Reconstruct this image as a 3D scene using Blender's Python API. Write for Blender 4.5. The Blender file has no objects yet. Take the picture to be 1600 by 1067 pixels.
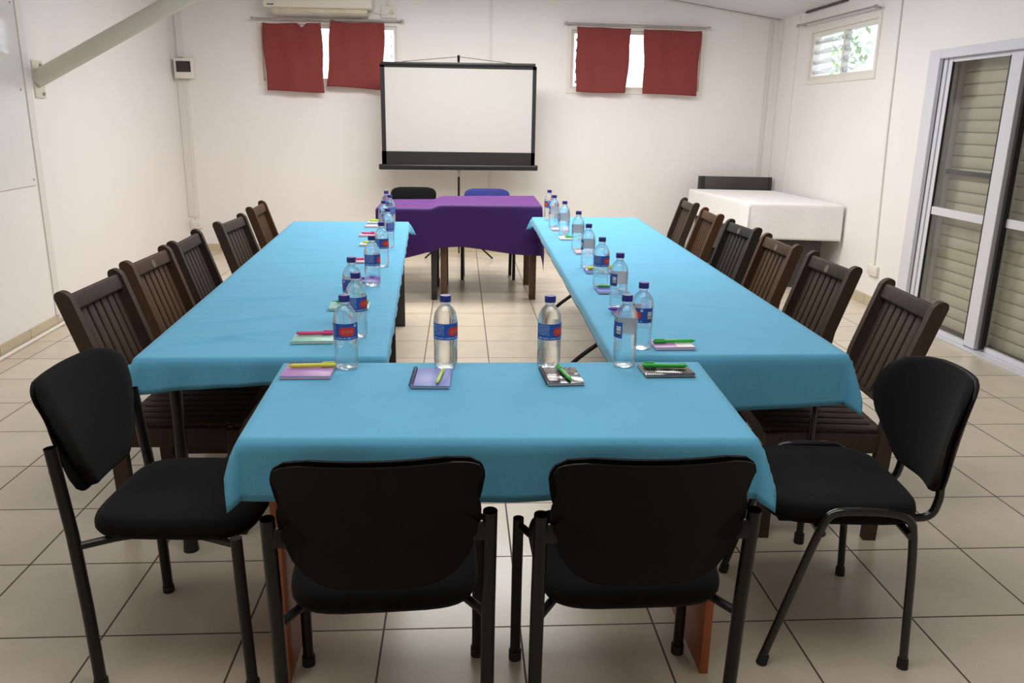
import bpy, bmesh, math, random
from mathutils import Vector, Matrix
random.seed(7)
C = bpy.context.scene.collection
PI = math.pi
R = math.radians

# ------------------------------------------------------------------ materials
def mat(name, col, rough=0.5, metal=0.0, spec=0.5, noise=0.0, nscale=20.0, bump=0.0, bscale=200.0, sheen=0.0, coat=0.0):
    m = bpy.data.materials.new(name); m.use_nodes = True
    nt = m.node_tree; b = nt.nodes['Principled BSDF']
    b.inputs['Base Color'].default_value = (*col, 1)
    b.inputs['Roughness'].default_value = rough
    b.inputs['Metallic'].default_value = metal
    b.inputs['Specular IOR Level'].default_value = spec
    b.inputs['Sheen Weight'].default_value = sheen
    b.inputs['Coat Weight'].default_value = coat
    tc = nt.nodes.new('ShaderNodeTexCoord')
    if noise:
        n = nt.nodes.new('ShaderNodeTexNoise'); n.inputs['Scale'].default_value = nscale; n.inputs['Detail'].default_value = 5
        nt.links.new(tc.outputs['Object'], n.inputs['Vector'])
        mx = nt.nodes.new('ShaderNodeMix'); mx.data_type = 'RGBA'
        mx.inputs[6].default_value = (*[c*(1-noise) for c in col], 1)
        mx.inputs[7].default_value = (*[min(1, c*(1+noise)) for c in col], 1)
        nt.links.new(n.outputs['Fac'], mx.inputs[0]); nt.links.new(mx.outputs[2], b.inputs['Base Color'])
    if bump:
        n2 = nt.nodes.new('ShaderNodeTexNoise'); n2.inputs['Scale'].default_value = bscale; n2.inputs['Detail'].default_value = 3
        nt.links.new(tc.outputs['Object'], n2.inputs['Vector'])
        bp = nt.nodes.new('ShaderNodeBump'); bp.inputs['Strength'].default_value = bump; bp.inputs['Distance'].default_value = 0.002
        nt.links.new(n2.outputs['Fac'], bp.inputs['Height']); nt.links.new(bp.outputs['Normal'], b.inputs['Normal'])
    return m

class NT:
    """tiny node helper"""
    def __init__(s, m): s.nt = m.node_tree
    def n(s, t, **kw):
        x = s.nt.nodes.new(t)
        for k, v in kw.items(): setattr(x, k, v)
        return x
    def l(s, a, b): s.nt.links.new(a, b)
    def math(s, op, a, b=None, c=None):
        x = s.n('ShaderNodeMath', operation=op)
        for i, v in enumerate((a, b, c)):
            if v is None: continue
            if isinstance(v, (int, float)): x.inputs[i].default_value = v
            else: s.l(v, x.inputs[i])
        return x.outputs[0]
    def mix(s, f, a, b):
        x = s.n('ShaderNodeMix', data_type='RGBA')
        for i, v in ((0, f), (6, a), (7, b)):
            if isinstance(v, (int, float)): x.inputs[i].default_value = v
            elif isinstance(v, tuple): x.inputs[i].default_value = (*v, 1)
            else: s.l(v, x.inputs[i])
        return x.outputs[2]

TILE = 0.43
def tile_mat(name, base, grout, rough, axes):
    m = mat(name, base, rough); h = NT(m); b = m.node_tree.nodes['Principled BSDF']
    g = h.n('ShaderNodeNewGeometry'); sep = h.n('ShaderNodeSeparateXYZ'); h.l(g.outputs['Position'], sep.inputs[0])
    ds = [h.math('PINGPONG', sep.outputs[a], TILE/2) for a in axes]
    d = ds[0] if len(ds) == 1 else h.math('MINIMUM', ds[0], ds[1])
    line = h.math('LESS_THAN', d, 0.0032)
    cell = h.n('ShaderNodeVectorMath', operation='SNAP'); h.l(g.outputs['Position'], cell.inputs[0]); cell.inputs[1].default_value = (TILE, TILE, 9)
    wn = h.n('ShaderNodeTexWhiteNoise'); h.l(cell.outputs[0], wn.inputs['Vector'])
    n1 = h.n('ShaderNodeTexNoise'); n1.inputs['Scale'].default_value = 6; n1.inputs['Detail'].default_value = 8; h.l(g.outputs['Position'], n1.inputs['Vector'])
    n2 = h.n('ShaderNodeTexNoise'); n2.inputs['Scale'].default_value = 90; n2.inputs['Detail'].default_value = 4; h.l(g.outputs['Position'], n2.inputs['Vector'])
    f = h.math('ADD', h.math('MULTIPLY', n1.outputs['Fac'], 0.6), h.math('ADD', h.math('MULTIPLY', n2.outputs['Fac'], 0.35), h.math('MULTIPLY', wn.outputs['Value'], 0.2)))
    col = h.mix(f, tuple(c*0.82 for c in base), tuple(min(1, c*1.15) for c in base))
    col = h.mix(line, col, grout)
    h.l(col, b.inputs['Base Color'])
    rg = h.math('ADD', rough-0.04, h.math('MULTIPLY', n1.outputs['Fac'], 0.1))
    h.l(h.math('MAXIMUM', rg, h.math('MULTIPLY', line, 0.7)), b.inputs['Roughness'])
    bp = h.n('ShaderNodeBump'); bp.inputs['Distance'].default_value = 0.002; bp.inputs['Strength'].default_value = 0.5; bp.invert = True
    h.l(line, bp.inputs['Height']); h.l(bp.outputs['Normal'], b.inputs['Normal'])
    return m

def wood_mat(name):
    m = mat(name, (0.05, 0.03, 0.02), 0.62, spec=0.16); h = NT(m); b = m.node_tree.nodes['Principled BSDF']
    oi = h.n('ShaderNodeObjectInfo'); tc = h.n('ShaderNodeTexCoord')
    mp = h.n('ShaderNodeMapping'); mp.inputs['Scale'].default_value = (14, 14, 1.6); h.l(tc.outputs['Object'], mp.inputs['Vector'])
    n = h.n('ShaderNodeTexNoise'); n.inputs['Scale'].default_value = 4; n.inputs['Detail'].default_value = 8; n.inputs['Distortion'].default_value = 0.6; h.l(mp.outputs[0], n.inputs['Vector'])
    n2 = h.n('ShaderNodeTexNoise'); n2.inputs['Scale'].default_value = 3; h.l(tc.outputs['Object'], n2.inputs['Vector'])
    dk = h.n('ShaderNodeVectorMath', operation='SCALE'); h.l(oi.outputs['Color'], dk.inputs[0]); dk.inputs['Scale'].default_value = 0.55
    lt = h.n('ShaderNodeVectorMath', operation='SCALE'); h.l(oi.outputs['Color'], lt.inputs[0]); lt.inputs['Scale'].default_value = 1.45
    f = h.math('ADD', h.math('MULTIPLY', n.outputs['Fac'], 0.8), h.math('MULTIPLY', n2.outputs['Fac'], 0.3))
    h.l(h.mix(f, dk.outputs[0], lt.outputs[0]), b.inputs['Base Color'])
    bp = h.n('ShaderNodeBump'); bp.inputs['Strength'].default_value = 0.25; bp.inputs['Distance'].default_value = 0.002
    h.l(n.outputs['Fac'], bp.inputs['Height']); h.l(bp.outputs['Normal'], b.inputs['Normal'])
    return m

def cloth_mat(name, col, rough=0.85, sheen=0.1, trans=0.0, tint=(1, 1, 1), spec=0.2, wrinkle=0.0, wscale=(1.2, 7, 1), wrot=0.0):
    m = mat(name, col, rough, spec=spec, sheen=sheen); h = NT(m); b = m.node_tree.nodes['Principled BSDF']
    b.inputs['Sheen Tint'].default_value = (*tint, 1); b.inputs['Sheen Roughness'].default_value = 0.4
    tc = h.n('ShaderNodeTexCoord')
    outs = []
    for sc in ((900, 90, 90), (90, 900, 90)):
        mp = h.n('ShaderNodeMapping'); mp.inputs['Scale'].default_value = sc; h.l(tc.outputs['Object'], mp.inputs['Vector'])
        n = h.n('ShaderNodeTexNoise'); n.inputs['Scale'].default_value = 0.5; n.inputs['Detail'].default_value = 2; h.l(mp.outputs[0], n.inputs['Vector']); outs.append(n.outputs['Fac'])
    f = h.math('MULTIPLY', h.math('ADD', outs[0], outs[1]), 0.5)
    n3 = h.n('ShaderNodeTexNoise'); n3.inputs['Scale'].default_value = 6.0; n3.inputs['Detail'].default_value = 4; h.l(tc.outputs['Object'], n3.inputs['Vector'])
    f2 = h.math('ADD', h.math('MULTIPLY', f, 0.7), h.math('MULTIPLY', n3.outputs['Fac'], 0.3))
    h.l(h.mix(f2, tuple(c*0.8 for c in col), tuple(min(1, c*1.2) for c in col)), b.inputs['Base Color'])
    bp = h.n('ShaderNodeBump'); bp.inputs['Strength'].default_value = 0.25; bp.inputs['Distance'].default_value = 0.001
    h.l(f, bp.inputs['Height']); h.l(bp.outputs['Normal'], b.inputs['Normal'])
    if wrinkle:
        mw = h.n('ShaderNodeMapping'); mw.inputs['Scale'].default_value = wscale; mw.inputs['Rotation'].default_value = (0, 0, wrot); h.l(tc.outputs['Object'], mw.inputs['Vector'])
        nw = h.n('ShaderNodeTexNoise', noise_dimensions='3D'); nw.noise_type = 'RIDGED_MULTIFRACTAL'; nw.inputs['Scale'].default_value = 1.6; nw.inputs['Detail'].default_value = 3; nw.inputs['Distortion'].default_value = .5; h.l(mw.outputs[0], nw.inputs['Vector'])
        bw = h.n('ShaderNodeBump'); bw.inputs['Strength'].default_value = wrinkle; bw.inputs['Distance'].default_value = 0.012
        h.l(nw.outputs['Fac'], bw.inputs['Height']); h.l(bw.outputs['Normal'], bp.inputs['Normal'])
    if trans:
        t = h.n('ShaderNodeBsdfTranslucent'); t.inputs['Color'].default_value = (*[min(1, c*2.2) for c in col], 1)
        mx = h.n('ShaderNodeMixShader'); mx.inputs[0].default_value = trans
        h.l(b.outputs[0], mx.inputs[1]); h.l(t.outputs[0], mx.inputs[2]); h.l(mx.outputs[0], m.node_tree.nodes['Material Output'].inputs['Surface'])
    return m

def schlick(h):
    lw = h.n('ShaderNodeLayerWeight'); lw.inputs['Blend'].default_value = 0.5
    return h.math('ADD', 0.04, h.math('MULTIPLY', h.math('POWER', lw.outputs['Facing'], 5.0), 0.96))

def pane_mat(name, tint=(1, 1, 1), refl=1.0, haze=0.0):
    m = bpy.data.materials.new(name); m.use_nodes = True; h = NT(m); nt = m.node_tree
    nt.nodes.remove(nt.nodes['Principled BSDF'])
    t = h.n('ShaderNodeBsdfTransparent'); t.inputs['Color'].default_value = (*tint, 1)
    g = h.n('ShaderNodeBsdfGlossy'); g.inputs['Roughness'].default_value = 0.02
    mx = h.n('ShaderNodeMixShader'); h.l(h.math('MULTIPLY', schlick(h), refl), mx.inputs[0]); h.l(t.outputs[0], mx.inputs[1]); h.l(g.outputs[0], mx.inputs[2])
    out = mx.outputs[0]
    if haze:
        d = h.n('ShaderNodeBsdfDiffuse'); d.inputs['Color'].default_value = (0.8, 0.82, 0.85, 1)
        m2 = h.n('ShaderNodeMixShader'); m2.inputs[0].default_value = haze; h.l(out, m2.inputs[1]); h.l(d.outputs[0], m2.inputs[2]); out = m2.outputs[0]
    h.l(out, nt.nodes['Material Output'].inputs['Surface'])
    return m

def bottle_mat():
    m = bpy.data.materials.new('bottle_clear_plastic_with_water'); m.use_nodes = True; h = NT(m); nt = m.node_tree
    nt.nodes.remove(nt.nodes['Principled BSDF'])
    gl = h.n('ShaderNodeBsdfGlass'); gl.inputs['IOR'].default_value = 1.33; gl.inputs['Roughness'].default_value = 0.0
    t = h.n('ShaderNodeBsdfTransparent'); t.inputs['Color'].default_value = (0.97, 0.985, 0.99, 1)
    gs = h.n('ShaderNodeBsdfGlossy'); gs.inputs['Roughness'].default_value = 0.04
    a = h.n('ShaderNodeMixShader'); a.inputs[0].default_value = 0.55; h.l(t.outputs[0], a.inputs[1]); h.l(gl.outputs[0], a.inputs[2])
    b = h.n('ShaderNodeMixShader'); h.l(schlick(h), b.inputs[0]); h.l(a.outputs[0], b.inputs[1]); h.l(gs.outputs[0], b.inputs[2])
    h.l(b.outputs[0], nt.nodes['Material Output'].inputs['Surface'])
    return m

def label_mat():
    """bottle label: blue wrap with white small print, inner face pale grey"""
    m = mat('bottle_label_print', (0.02, 0.06, 0.35), 0.35); h = NT(m); b = m.node_tree.nodes['Principled BSDF']
    uv = h.n('ShaderNodeUVMap'); sp = h.n('ShaderNodeSeparateXYZ'); h.l(uv.outputs[0], sp.inputs[0]); u, v = sp.outputs[0], sp.outputs[1]
    def rng(x, a, c): return h.math('MULTIPLY', h.math('GREATER_THAN', x, a), h.math('LESS_THAN', x, c))
    # blue ground slightly mottled
    n = h.n('ShaderNodeTexNoise'); n.inputs['Scale'].default_value = 9; h.l(uv.outputs[0], n.inputs['Vector'])
    col = h.mix(n.outputs['Fac'], (0.012, 0.05, 0.30), (0.03, 0.13, 0.50))
    # small white print on the left block: lines broken by noise
    mp = h.n('ShaderNodeMapping'); mp.inputs['Scale'].default_value = (110, 12, 1); h.l(uv.outputs[0], mp.inputs['Vector'])
    n2 = h.n('ShaderNodeTexNoise'); n2.inputs['Scale'].default_value = 1.0; n2.inputs['Detail'].default_value = 1; h.l(mp.outputs[0], n2.inputs['Vector'])
    rows = h.math('LESS_THAN', h.math('PINGPONG', v, 0.045), 0.02)
    ink = h.math('MULTIPLY', h.math('MULTIPLY', rows, h.math('GREATER_THAN', n2.outputs['Fac'], 0.47)), h.math('MULTIPLY', rng(u, 0.05, 0.30), rng(v, 0.28, 0.92)))
    col = h.mix(h.math('MULTIPLY', ink, 0.55), col, (0.75, 0.85, 0.95))
    ink2 = h.math('MULTIPLY', h.math('MULTIPLY', rng(v, 0.07, 0.15), rng(u, 0.04, 0.74)), h.math('GREATER_THAN', n2.outputs['Fac'], 0.53))
    col = h.mix(ink2, col, (0.7, 0.8, 0.95))
    # barcode block on the right end
    mp3 = h.n('ShaderNodeMapping'); mp3.inputs['Scale'].default_value = (1, 38, 1); h.l(uv.outputs[0], mp3.inputs['Vector'])
    wv = h.n('ShaderNodeTexWhiteNoise', noise_dimensions='1D'); h.l(h.math('FLOOR', h.math('MULTIPLY', v, 40)), wv.inputs['W'])
    bars = h.math('GREATER_THAN', wv.outputs['Value'], 0.5)
    box = h.math('MULTIPLY', rng(u, 0.86, 0.97), rng(v, 0.14, 0.76))
    col = h.mix(box, col, (0.75, 0.75, 0.75)); col = h.mix(h.math('MULTIPLY', box, bars), col, (0.05, 0.05, 0.06))
    # white ring mark above the red pill
    du = h.math('MULTIPLY', h.math('SUBTRACT', u, 0.725), 2.9); dv = h.math('SUBTRACT', v, 0.84)
    rr = h.math('SQRT', h.math('ADD', h.math('MULTIPLY', du, du), h.math('MULTIPLY', dv, dv)))
    col = h.mix(rng(rr, 0.045, 0.085), col, (0.9, 0.92, 0.95))
    geo = h.n('ShaderNodeNewGeometry')
    col = h.mix(geo.outputs['Backfacing'], col, (0.88, 0.84, 0.88))
    h.l(col, b.inputs['Base Color'])
    return m

def pill_mat():
    m = mat('bottle_red_mark_print', (0.75, 0.04, 0.03), 0.35); h = NT(m); b = m.node_tree.nodes['Principled BSDF']
    uv = h.n('ShaderNodeUVMap'); sp = h.n('ShaderNodeSeparateXYZ'); h.l(uv.outputs[0], sp.inputs[0]); u, v = sp.outputs[0], sp.outputs[1]
    tot = None
    for cx in (0.27, 0.5, 0.73):
        du = h.math('MULTIPLY', h.math('SUBTRACT', u, cx), 2.0); dv = h.math('SUBTRACT', v, 0.5)
        rr = h.math('SQRT', h.math('ADD', h.math('MULTIPLY', du, du), h.math('MULTIPLY', dv, dv)))
        k = h.math('MULTIPLY', h.math('GREATER_THAN', rr, 0.12), h.math('LESS_THAN', rr, 0.19))
        tot = k if tot is None else h.math('MAXIMUM', tot, k)
    h.l(h.mix(h.math('MULTIPLY', tot, 0.6), (0.68, 0.035, 0.03), (0.85, 0.35, 0.15)), b.inputs['Base Color'])
    return m

M = {}
M['wall'] = mat('painted_wall', (0.83, 0.80, 0.78), 0.45, noise=0.035, nscale=2.2, bump=0.12, bscale=14, spec=0.35)
M['trimpaint'] = mat('painted_cover_strip', (0.74, 0.715, 0.68), 0.5, noise=0.03)
M['gap'] = mat('dark_gap', (0.10, 0.085, 0.075), 0.8, noise=0.1)
M['ceil'] = mat('ceiling_board', (0.72, 0.71, 0.73), 0.7, noise=0.05, nscale=1.5)
M['floor'] = tile_mat('floor_tiles', (0.61, 0.535, 0.42), (0.075, 0.048, 0.032), 0.24, (0, 1))
M['base_x'] = tile_mat('skirting_tiles_back', (0.53, 0.45, 0.32), (0.24, 0.19, 0.13), 0.35, (0,))
M['base_y'] = tile_mat('skirting_tiles_side', (0.53, 0.45, 0.32), (0.24, 0.19, 0.13), 0.35, (1,))
M['wood'] = wood_mat('weathered_dark_wood')
M['blue'] = cloth_mat('turquoise_cotton', (0.118, 0.405, 0.61), sheen=.25, tint=(.65, .85, .95), wrinkle=.10, wscale=(2, 5, 1))
M['blue_creased'] = cloth_mat('creased_turquoise_cotton', (0.118, 0.405, 0.61), sheen=.25, tint=(.65, .85, .95), wrinkle=.30, wrot=-.35)
M['purple'] = cloth_mat('purple_cotton', (0.038, 0.0085, 0.100), sheen=.9, tint=(.72, .26, .95), rough=.5, spec=.3)
M['white_cloth'] = cloth_mat('white_cotton', (0.80, 0.79, 0.78))
M['red'] = cloth_mat('brick_red_curtain', (0.26, 0.060, 0.054), trans=0.2)
M['fabric'] = mat('black_woven_fabric', (0.0055, 0.0055, 0.0062), 0.95, spec=0.12, noise=0.4, nscale=160, bump=0.5, bscale=500, sheen=0.03)
M['fabric_blue'] = mat('blue_woven_fabric', (0.026, 0.033, 0.15), 0.9, spec=0.2, noise=0.3, nscale=160, bump=0.5, bscale=500)
M['plastic'] = mat('black_plastic_shell', (0.0038, 0.0036, 0.0034), 0.55, spec=0.14, noise=0.2, nscale=40, bump=0.1, bscale=300)
M['tube'] = mat('black_painted_steel', (0.005, 0.005, 0.006), 0.35, spec=0.35, noise=0.2)
M['tube_gloss'] = mat('glossy_black_steel', (0.008, 0.008, 0.009), 0.16, spec=0.6, noise=0.2)
M['rubber'] = mat('black_rubber', (0.012, 0.012, 0.012), 0.8, noise=0.2)
M['foot_clear'] = mat('pale_plastic_foot', (0.55, 0.53, 0.48), 0.4, noise=0.1)
M['orange_wood'] = mat('orange_laminate', (0.32, 0.085, 0.022), 0.4, noise=0.25, nscale=5)
M['brown_wood'] = mat('brown_table_wood', (0.085, 0.042, 0.022), 0.5, noise=0.3, nscale=12)
M['dark_wood'] = mat('near_black_laminate', (0.020, 0.017, 0.016), 0.45, noise=0.25, nscale=15)
M['grey_dark'] = mat('charcoal_laminate', (0.042, 0.036, 0.036), 0.45, noise=0.2, nscale=8)
M['steel'] = mat('brushed_steel', (0.45, 0.43, 0.41), 0.35, metal=0.9, noise=0.1)
M['screen_white'] = mat('matte_projection_fabric', (0.53, 0.51, 0.49), 0.85, noise=0.02)
M['screen_black'] = mat('black_screen_border', (0.010, 0.010, 0.010), 0.7, noise=0.1)
M['case'] = mat('black_screen_case', (0.014, 0.015, 0.016), 0.35, noise=0.1)
M['alu'] = mat('white_aluminium_frame', (0.66, 0.67, 0.72), 0.3, noise=0.03)
M['white_plastic'] = mat('white_plastic', (0.78, 0.75, 0.69), 0.4, noise=0.03)
M['ac'] = mat('cream_ac_plastic', (0.74, 0.69, 0.60), 0.4, noise=0.03)
M['ac_dirty'] = mat('stained_ac_flap', (0.62, 0.57, 0.45), 0.5, noise=0.25, nscale=14)
M['pipe'] = mat('cream_painted_pipe', (0.66, 0.62, 0.52), 0.4, noise=0.05, nscale=6)
M['smoke'] = mat('smoked_plastic_window', (0.03, 0.027, 0.027), 0.15, noise=0.2)
M['sheet'] = mat('glossy_white_board', (0.74, 0.73, 0.72), 0.10, noise=0.05, nscale=3, coat=0.3)
M['shutter'] = mat('beige_steel_shutter', (0.47, 0.44, 0.335), 0.5, noise=0.12, nscale=5)
M['glass'] = pane_mat('door_glass', (0.95, 0.955, 0.94), 1.0, 0.02)
M['louvre'] = pane_mat('louvre_glass', (0.85, 0.89, 0.90), 1.2, 0.12)
M['bottle'] = bottle_mat()
M['cap'] = mat('blue_bottle_cap', (0.022, 0.025, 0.21), 0.4, noise=0.1)
M['label'] = label_mat(); M['pill'] = pill_mat()
M['paper'] = mat('notebook_pages', (0.70, 0.68, 0.64), 0.8, noise=0.08, nscale=200)
M['wire'] = mat('spiral_wire', (0.12, 0.10, 0.14), 0.35, metal=0.6, noise=0.1)
def plain(n, c, r=0.4): 
    M[n] = mat(n, c, r, noise=0.12, nscale=25); return M[n]
plain('lilac_cover', (0.46, 0.25, 0.54)); plain('periwinkle_cover', (0.13, 0.17, 0.50)); plain('mint_cover', (0.32, 0.60, 0.52))
plain('pink_cover', (0.70, 0.38, 0.50)); plain('pale_cover', (0.66, 0.66, 0.62)); plain('violet_cover', (0.16, 0.08, 0.42)); plain('blue_cover', (0.06, 0.09, 0.42))
plain('lime_pen', (0.52, 0.72, 0.08), 0.3); plain('green_pen', (0.03, 0.45, 0.06), 0.3); plain('pink_pen', (0.75, 0.05, 0.22), 0.3); plain('purple_pen', (0.14, 0.05, 0.42), 0.3); plain('yellow_pen', (0.70, 0.75, 0.07), 0.3)
plain('white_block', (0.75, 0.74, 0.72)); plain('red_cross', (0.55, 0.02, 0.02)); plain('medallion_metal', (0.12, 0.095, 0.06), 0.6)
plain('leaf_green', (0.42, 0.60, 0.30), 0.6); plain('bark', (0.16, 0.11, 0.07), 0.8); plain('pale_render', (0.72, 0.72, 0.74), 0.8); plain('outside_paving', (0.4, 0.38, 0.33), 0.8); plain('terracotta', (0.5, 0.22, 0.10), 0.8)
def dark_cover():
    m = mat('dark_photo_cover', (0.06, 0.045, 0.045), 0.16, coat=0.5); h = NT(m); b = m.node_tree.nodes['Principled BSDF']
    tc = h.n('ShaderNodeTexCoord'); mp = h.n('ShaderNodeMapping'); mp.inputs['Scale'].default_value = (1, 0.8, 1); h.l(tc.outputs['Object'], mp.inputs['Vector'])
    w = h.n('ShaderNodeTexWave', wave_type='RINGS', rings_direction='Z'); w.inputs['Scale'].default_value = 6; w.inputs['Distortion'].default_value = 1.5; h.l(mp.outputs[0], w.inputs['Vector'])
    cr = h.n('ShaderNodeValToRGB'); cr.color_ramp.elements[0].position = 0.55; cr.color_ramp.elements[0].color = (0.035, 0.026, 0.027, 1); cr.color_ramp.elements[1].color = (0.15, 0.125, 0.115, 1)
    h.l(w.outputs['Fac'], cr.inputs[0]); h.l(cr.outputs[0], b.inputs['Base Color']); return m
M['dark_cover'] = dark_cover()

# ------------------------------------------------------------------ mesh helpers
def bx(bm, c, s, rot=None, bev=0.0, seg=2):
    """box centre c size s"""
    r = bmesh.ops.create_cube(bm, size=1.0); vs = r['verts']
    bmesh.ops.scale(bm, vec=Vector(s), verts=vs)
    if bev > 0:
        es = list({e for v in vs for e in v.link_edges})
        out = bmesh.ops.bevel(bm, geom=es, offset=bev, segments=seg, affect='EDGES', profile=0.5)
        vs = list({v for f in out['faces'] for v in f.verts} | {v for v in vs if v.is_valid})
    if rot is not None: bmesh.ops.transform(bm, matrix=rot.to_4x4(), verts=vs)
    bmesh.ops.translate(bm, vec=Vector(c), verts=vs)
    return vs

def tube(bm, pts, r, n=12, caps=True, smooth_iters=0):
    pts = [Vector(p) for p in pts]
    for _ in range(smooth_iters):
        q = [pts[0]]
        for a, b in zip(pts, pts[1:]): q += [a*0.75+b*0.25, a*0.25+b*0.75]
        q.append(pts[-1]); pts = q
    rs = r if isinstance(r, (list, tuple)) else [r]*len(pts)
    rings = []; up = None
    for i, p in enumerate(pts):
        d = (pts[min(i+1, len(pts)-1)]-pts[max(i-1, 0)]).normalized()
        if up is None:
            up = Vector((0, 0, 1)) if abs(d.z) < 0.9 else Vector((0, 1, 0))
        a = d.cross(up).normalized(); b = a.cross(d).normalized(); up = b
        rings.append([bm.verts.new(p+(a*math.cos(2*PI*k/n)+b*math.sin(2*PI*k/n))*rs[i]) for k in range(n)])
    for A, B in zip(rings, rings[1:]):
        for k in range(n): bm.faces.new((A[k], A[(k+1) % n], B[(k+1) % n], B[k]))
    if caps:
        bm.faces.new(list(reversed(rings[0]))); bm.faces.new(rings[-1])

def lathe(bm, prof, n=32, c=(0, 0, 0), cap=True, wob=None):
    rings = []
    for (r, z) in prof:
        rings.append([bm.verts.new((c[0]+r*(wob(k/n, z) if wob else 1)*math.cos(2*PI*k/n), c[1]+r*(wob(k/n, z) if wob else 1)*math.sin(2*PI*k/n), c[2]+z)) for k in range(n)])
    for A, B in zip(rings, rings[1:]):
        for k in range(n): bm.faces.new((A[k], A[(k+1) % n], B[(k+1) % n], B[k]))
    if cap: bm.faces.new(list(reversed(rings[0]))); bm.faces.new(rings[-1])

def prism(bm, outline, depth, origin, ax, ay, an):
    """extrude 2-D outline (list of (a,b)) by depth along an"""
    o = Vector(origin); ax, ay, an = Vector(ax), Vector(ay), Vector(an)
    A = [bm.verts.new(o+ax*a+ay*b) for a, b in outline]; B = [bm.verts.new(o+ax*a+ay*b+an*depth) for a, b in outline]
    n = len(A)
    bm.faces.new(A); bm.faces.new(list(reversed(B)))
    for k in range(n): bm.faces.new((A[k], B[k], B[(k+1) % n], A[(k+1) % n]))

def obj(name, bm, m, parent=None, smooth=True, ang=35, sub=0):
    bmesh.ops.recalc_face_normals(bm, faces=bm.faces)
    me = bpy.data.meshes.new(name); bm.to_mesh(me); bm.free()
    me.materials.append(m)
    if smooth:
        me.shade_smooth(); me.set_sharp_from_angle(angle=R(ang))
    o = bpy.data.objects.new(name, me); C.objects.link(o)
    if parent is not None: o.parent = parent
    if sub:
        s = o.modifiers.new('sub', 'SUBSURF'); s.levels = sub; s.render_levels = sub
    return o

def nb(): return bmesh.new()
def tag(o, label, cat, group=None):
    o['label'] = label; o['category'] = cat
    if group: o['group'] = group
    return o
def thing(name, label, cat, loc=(0, 0, 0), rotz=0, group=None):
    o = bpy.data.objects.new(name, None); C.objects.link(o); o.empty_display_size = 0.1
    o.location = loc; o.rotation_euler = (0, 0, rotz)
    return tag(o, label, cat, group)
def struct(name, bm, m, parent=None, **kw):
    o = obj(name, bm, m, parent, **kw)
    if parent is None: o['kind'] = 'structure'
    return o
def dup(root, loc=None, rotz=None, label=None, group=None):
    r = root.copy(); C.objects.link(r)
    if loc is not None: r.location = loc
    if rotz is not None: r.rotation_euler = (0, 0, rotz)
    if label: r['label'] = label
    if group: r['group'] = group
    for ch in list(root.children):
        c = ch.copy(); C.objects.link(c); c.parent = r
        for g in list(ch.children):
            d = g.copy(); C.objects.link(d); d.parent = c
    return r

# ------------------------------------------------------------------ room shell
YB, XR = 7.47, 4.76          # back wall plane, right wall plane
def xl(y): return -1.895-0.0438*(y-3.016)   # left wall is not quite square to the room
def zc(x): return 2.70+0.143*(XR-x)         # sloping ceiling
YN = -4.3

b = nb(); v = [b.verts.new(p) for p in ((xl(YN)-.2, YN-.2, 0), (XR+.35, YN-.2, 0), (XR+.35, YB+.2, 0), (xl(YB)-.2, YB+.2, 0))]
b.faces.new(v); v2 = [b.verts.new(q.co-Vector((0, 0, .1))) for q in v]; b.faces.new(list(reversed(v2)))
for k in range(4): b.faces.new((v[k], v2[k], v2[(k+1) % 4], v[(k+1) % 4]))
struct('floor', b, M['floor'], smooth=False)

b = nb(); xa, xb_ = xl(YB)-.3, XR+.4
v = [b.verts.new(p) for p in ((xa, YN-.2, zc(xa)), (xb_, YN-.2, zc(xb_)), (xb_, YB+.2, zc(xb_)), (xa, YB+.2, zc(xa)))]
b.faces.new(v); v2 = [b.verts.new(q.co+Vector((0, 0, .1))) for q in v]; b.faces.new(v2)
for k in range(4): b.faces.new((v[k], v2[k], v2[(k+1) % 4], v[(k+1) % 4]))
struct('ceiling', b, M['ceil'], smooth=False)
b = nb()
for yy in (6.2, 5.0, 3.8, 2.6):
    x0, x1 = -1.8, XR-.02
    mid = (x0+x1)/2; L = math.hypot(x1-x0, zc(x0)-zc(x1))
    bx(b, (mid, yy, zc(mid)-.003), (L, .03, .006), Matrix.Rotation(math.atan(0.143), 3, 'Y'))
struct('trim_ceiling_joints', b, M['trimpaint'], smooth=False)

def wall_boxes(b, rects, to3d, thick):
    """rects in wall (a0,a1,z0,z1)"""
    for a0, a1, z0, z1 in rects: bx(b, *to3d((a0+a1)/2, (z0+z1)/2, a1-a0, z1-z0, thick))
# back wall, holes for the two windows
W1 = (-1.10, 0.39, 1.93, 2.53); W2 = (2.36, 3.86, 1.90, 2.54)
def on_back(a, z, wa, hz, t): return (a, YB+t/2, z), (wa, t, hz)
b = nb()
wall_boxes(b, [(xl(YB)-.2, W1[0], 0, 3.75), (W1[0], W1[1], 0, W1[2]), (W1[0], W1[1], W1[3], 3.7), (W1[1], W2[0], 0, 3.6),
               (W2[0], W2[1], 0, W2[2]), (W2[0], W2[1], W2[3], 3.2), (W2[1], XR+.2, 0, 3.0)], on_back, .14)
struct('wall_back', b, M['wall'], smooth=False)
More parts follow.
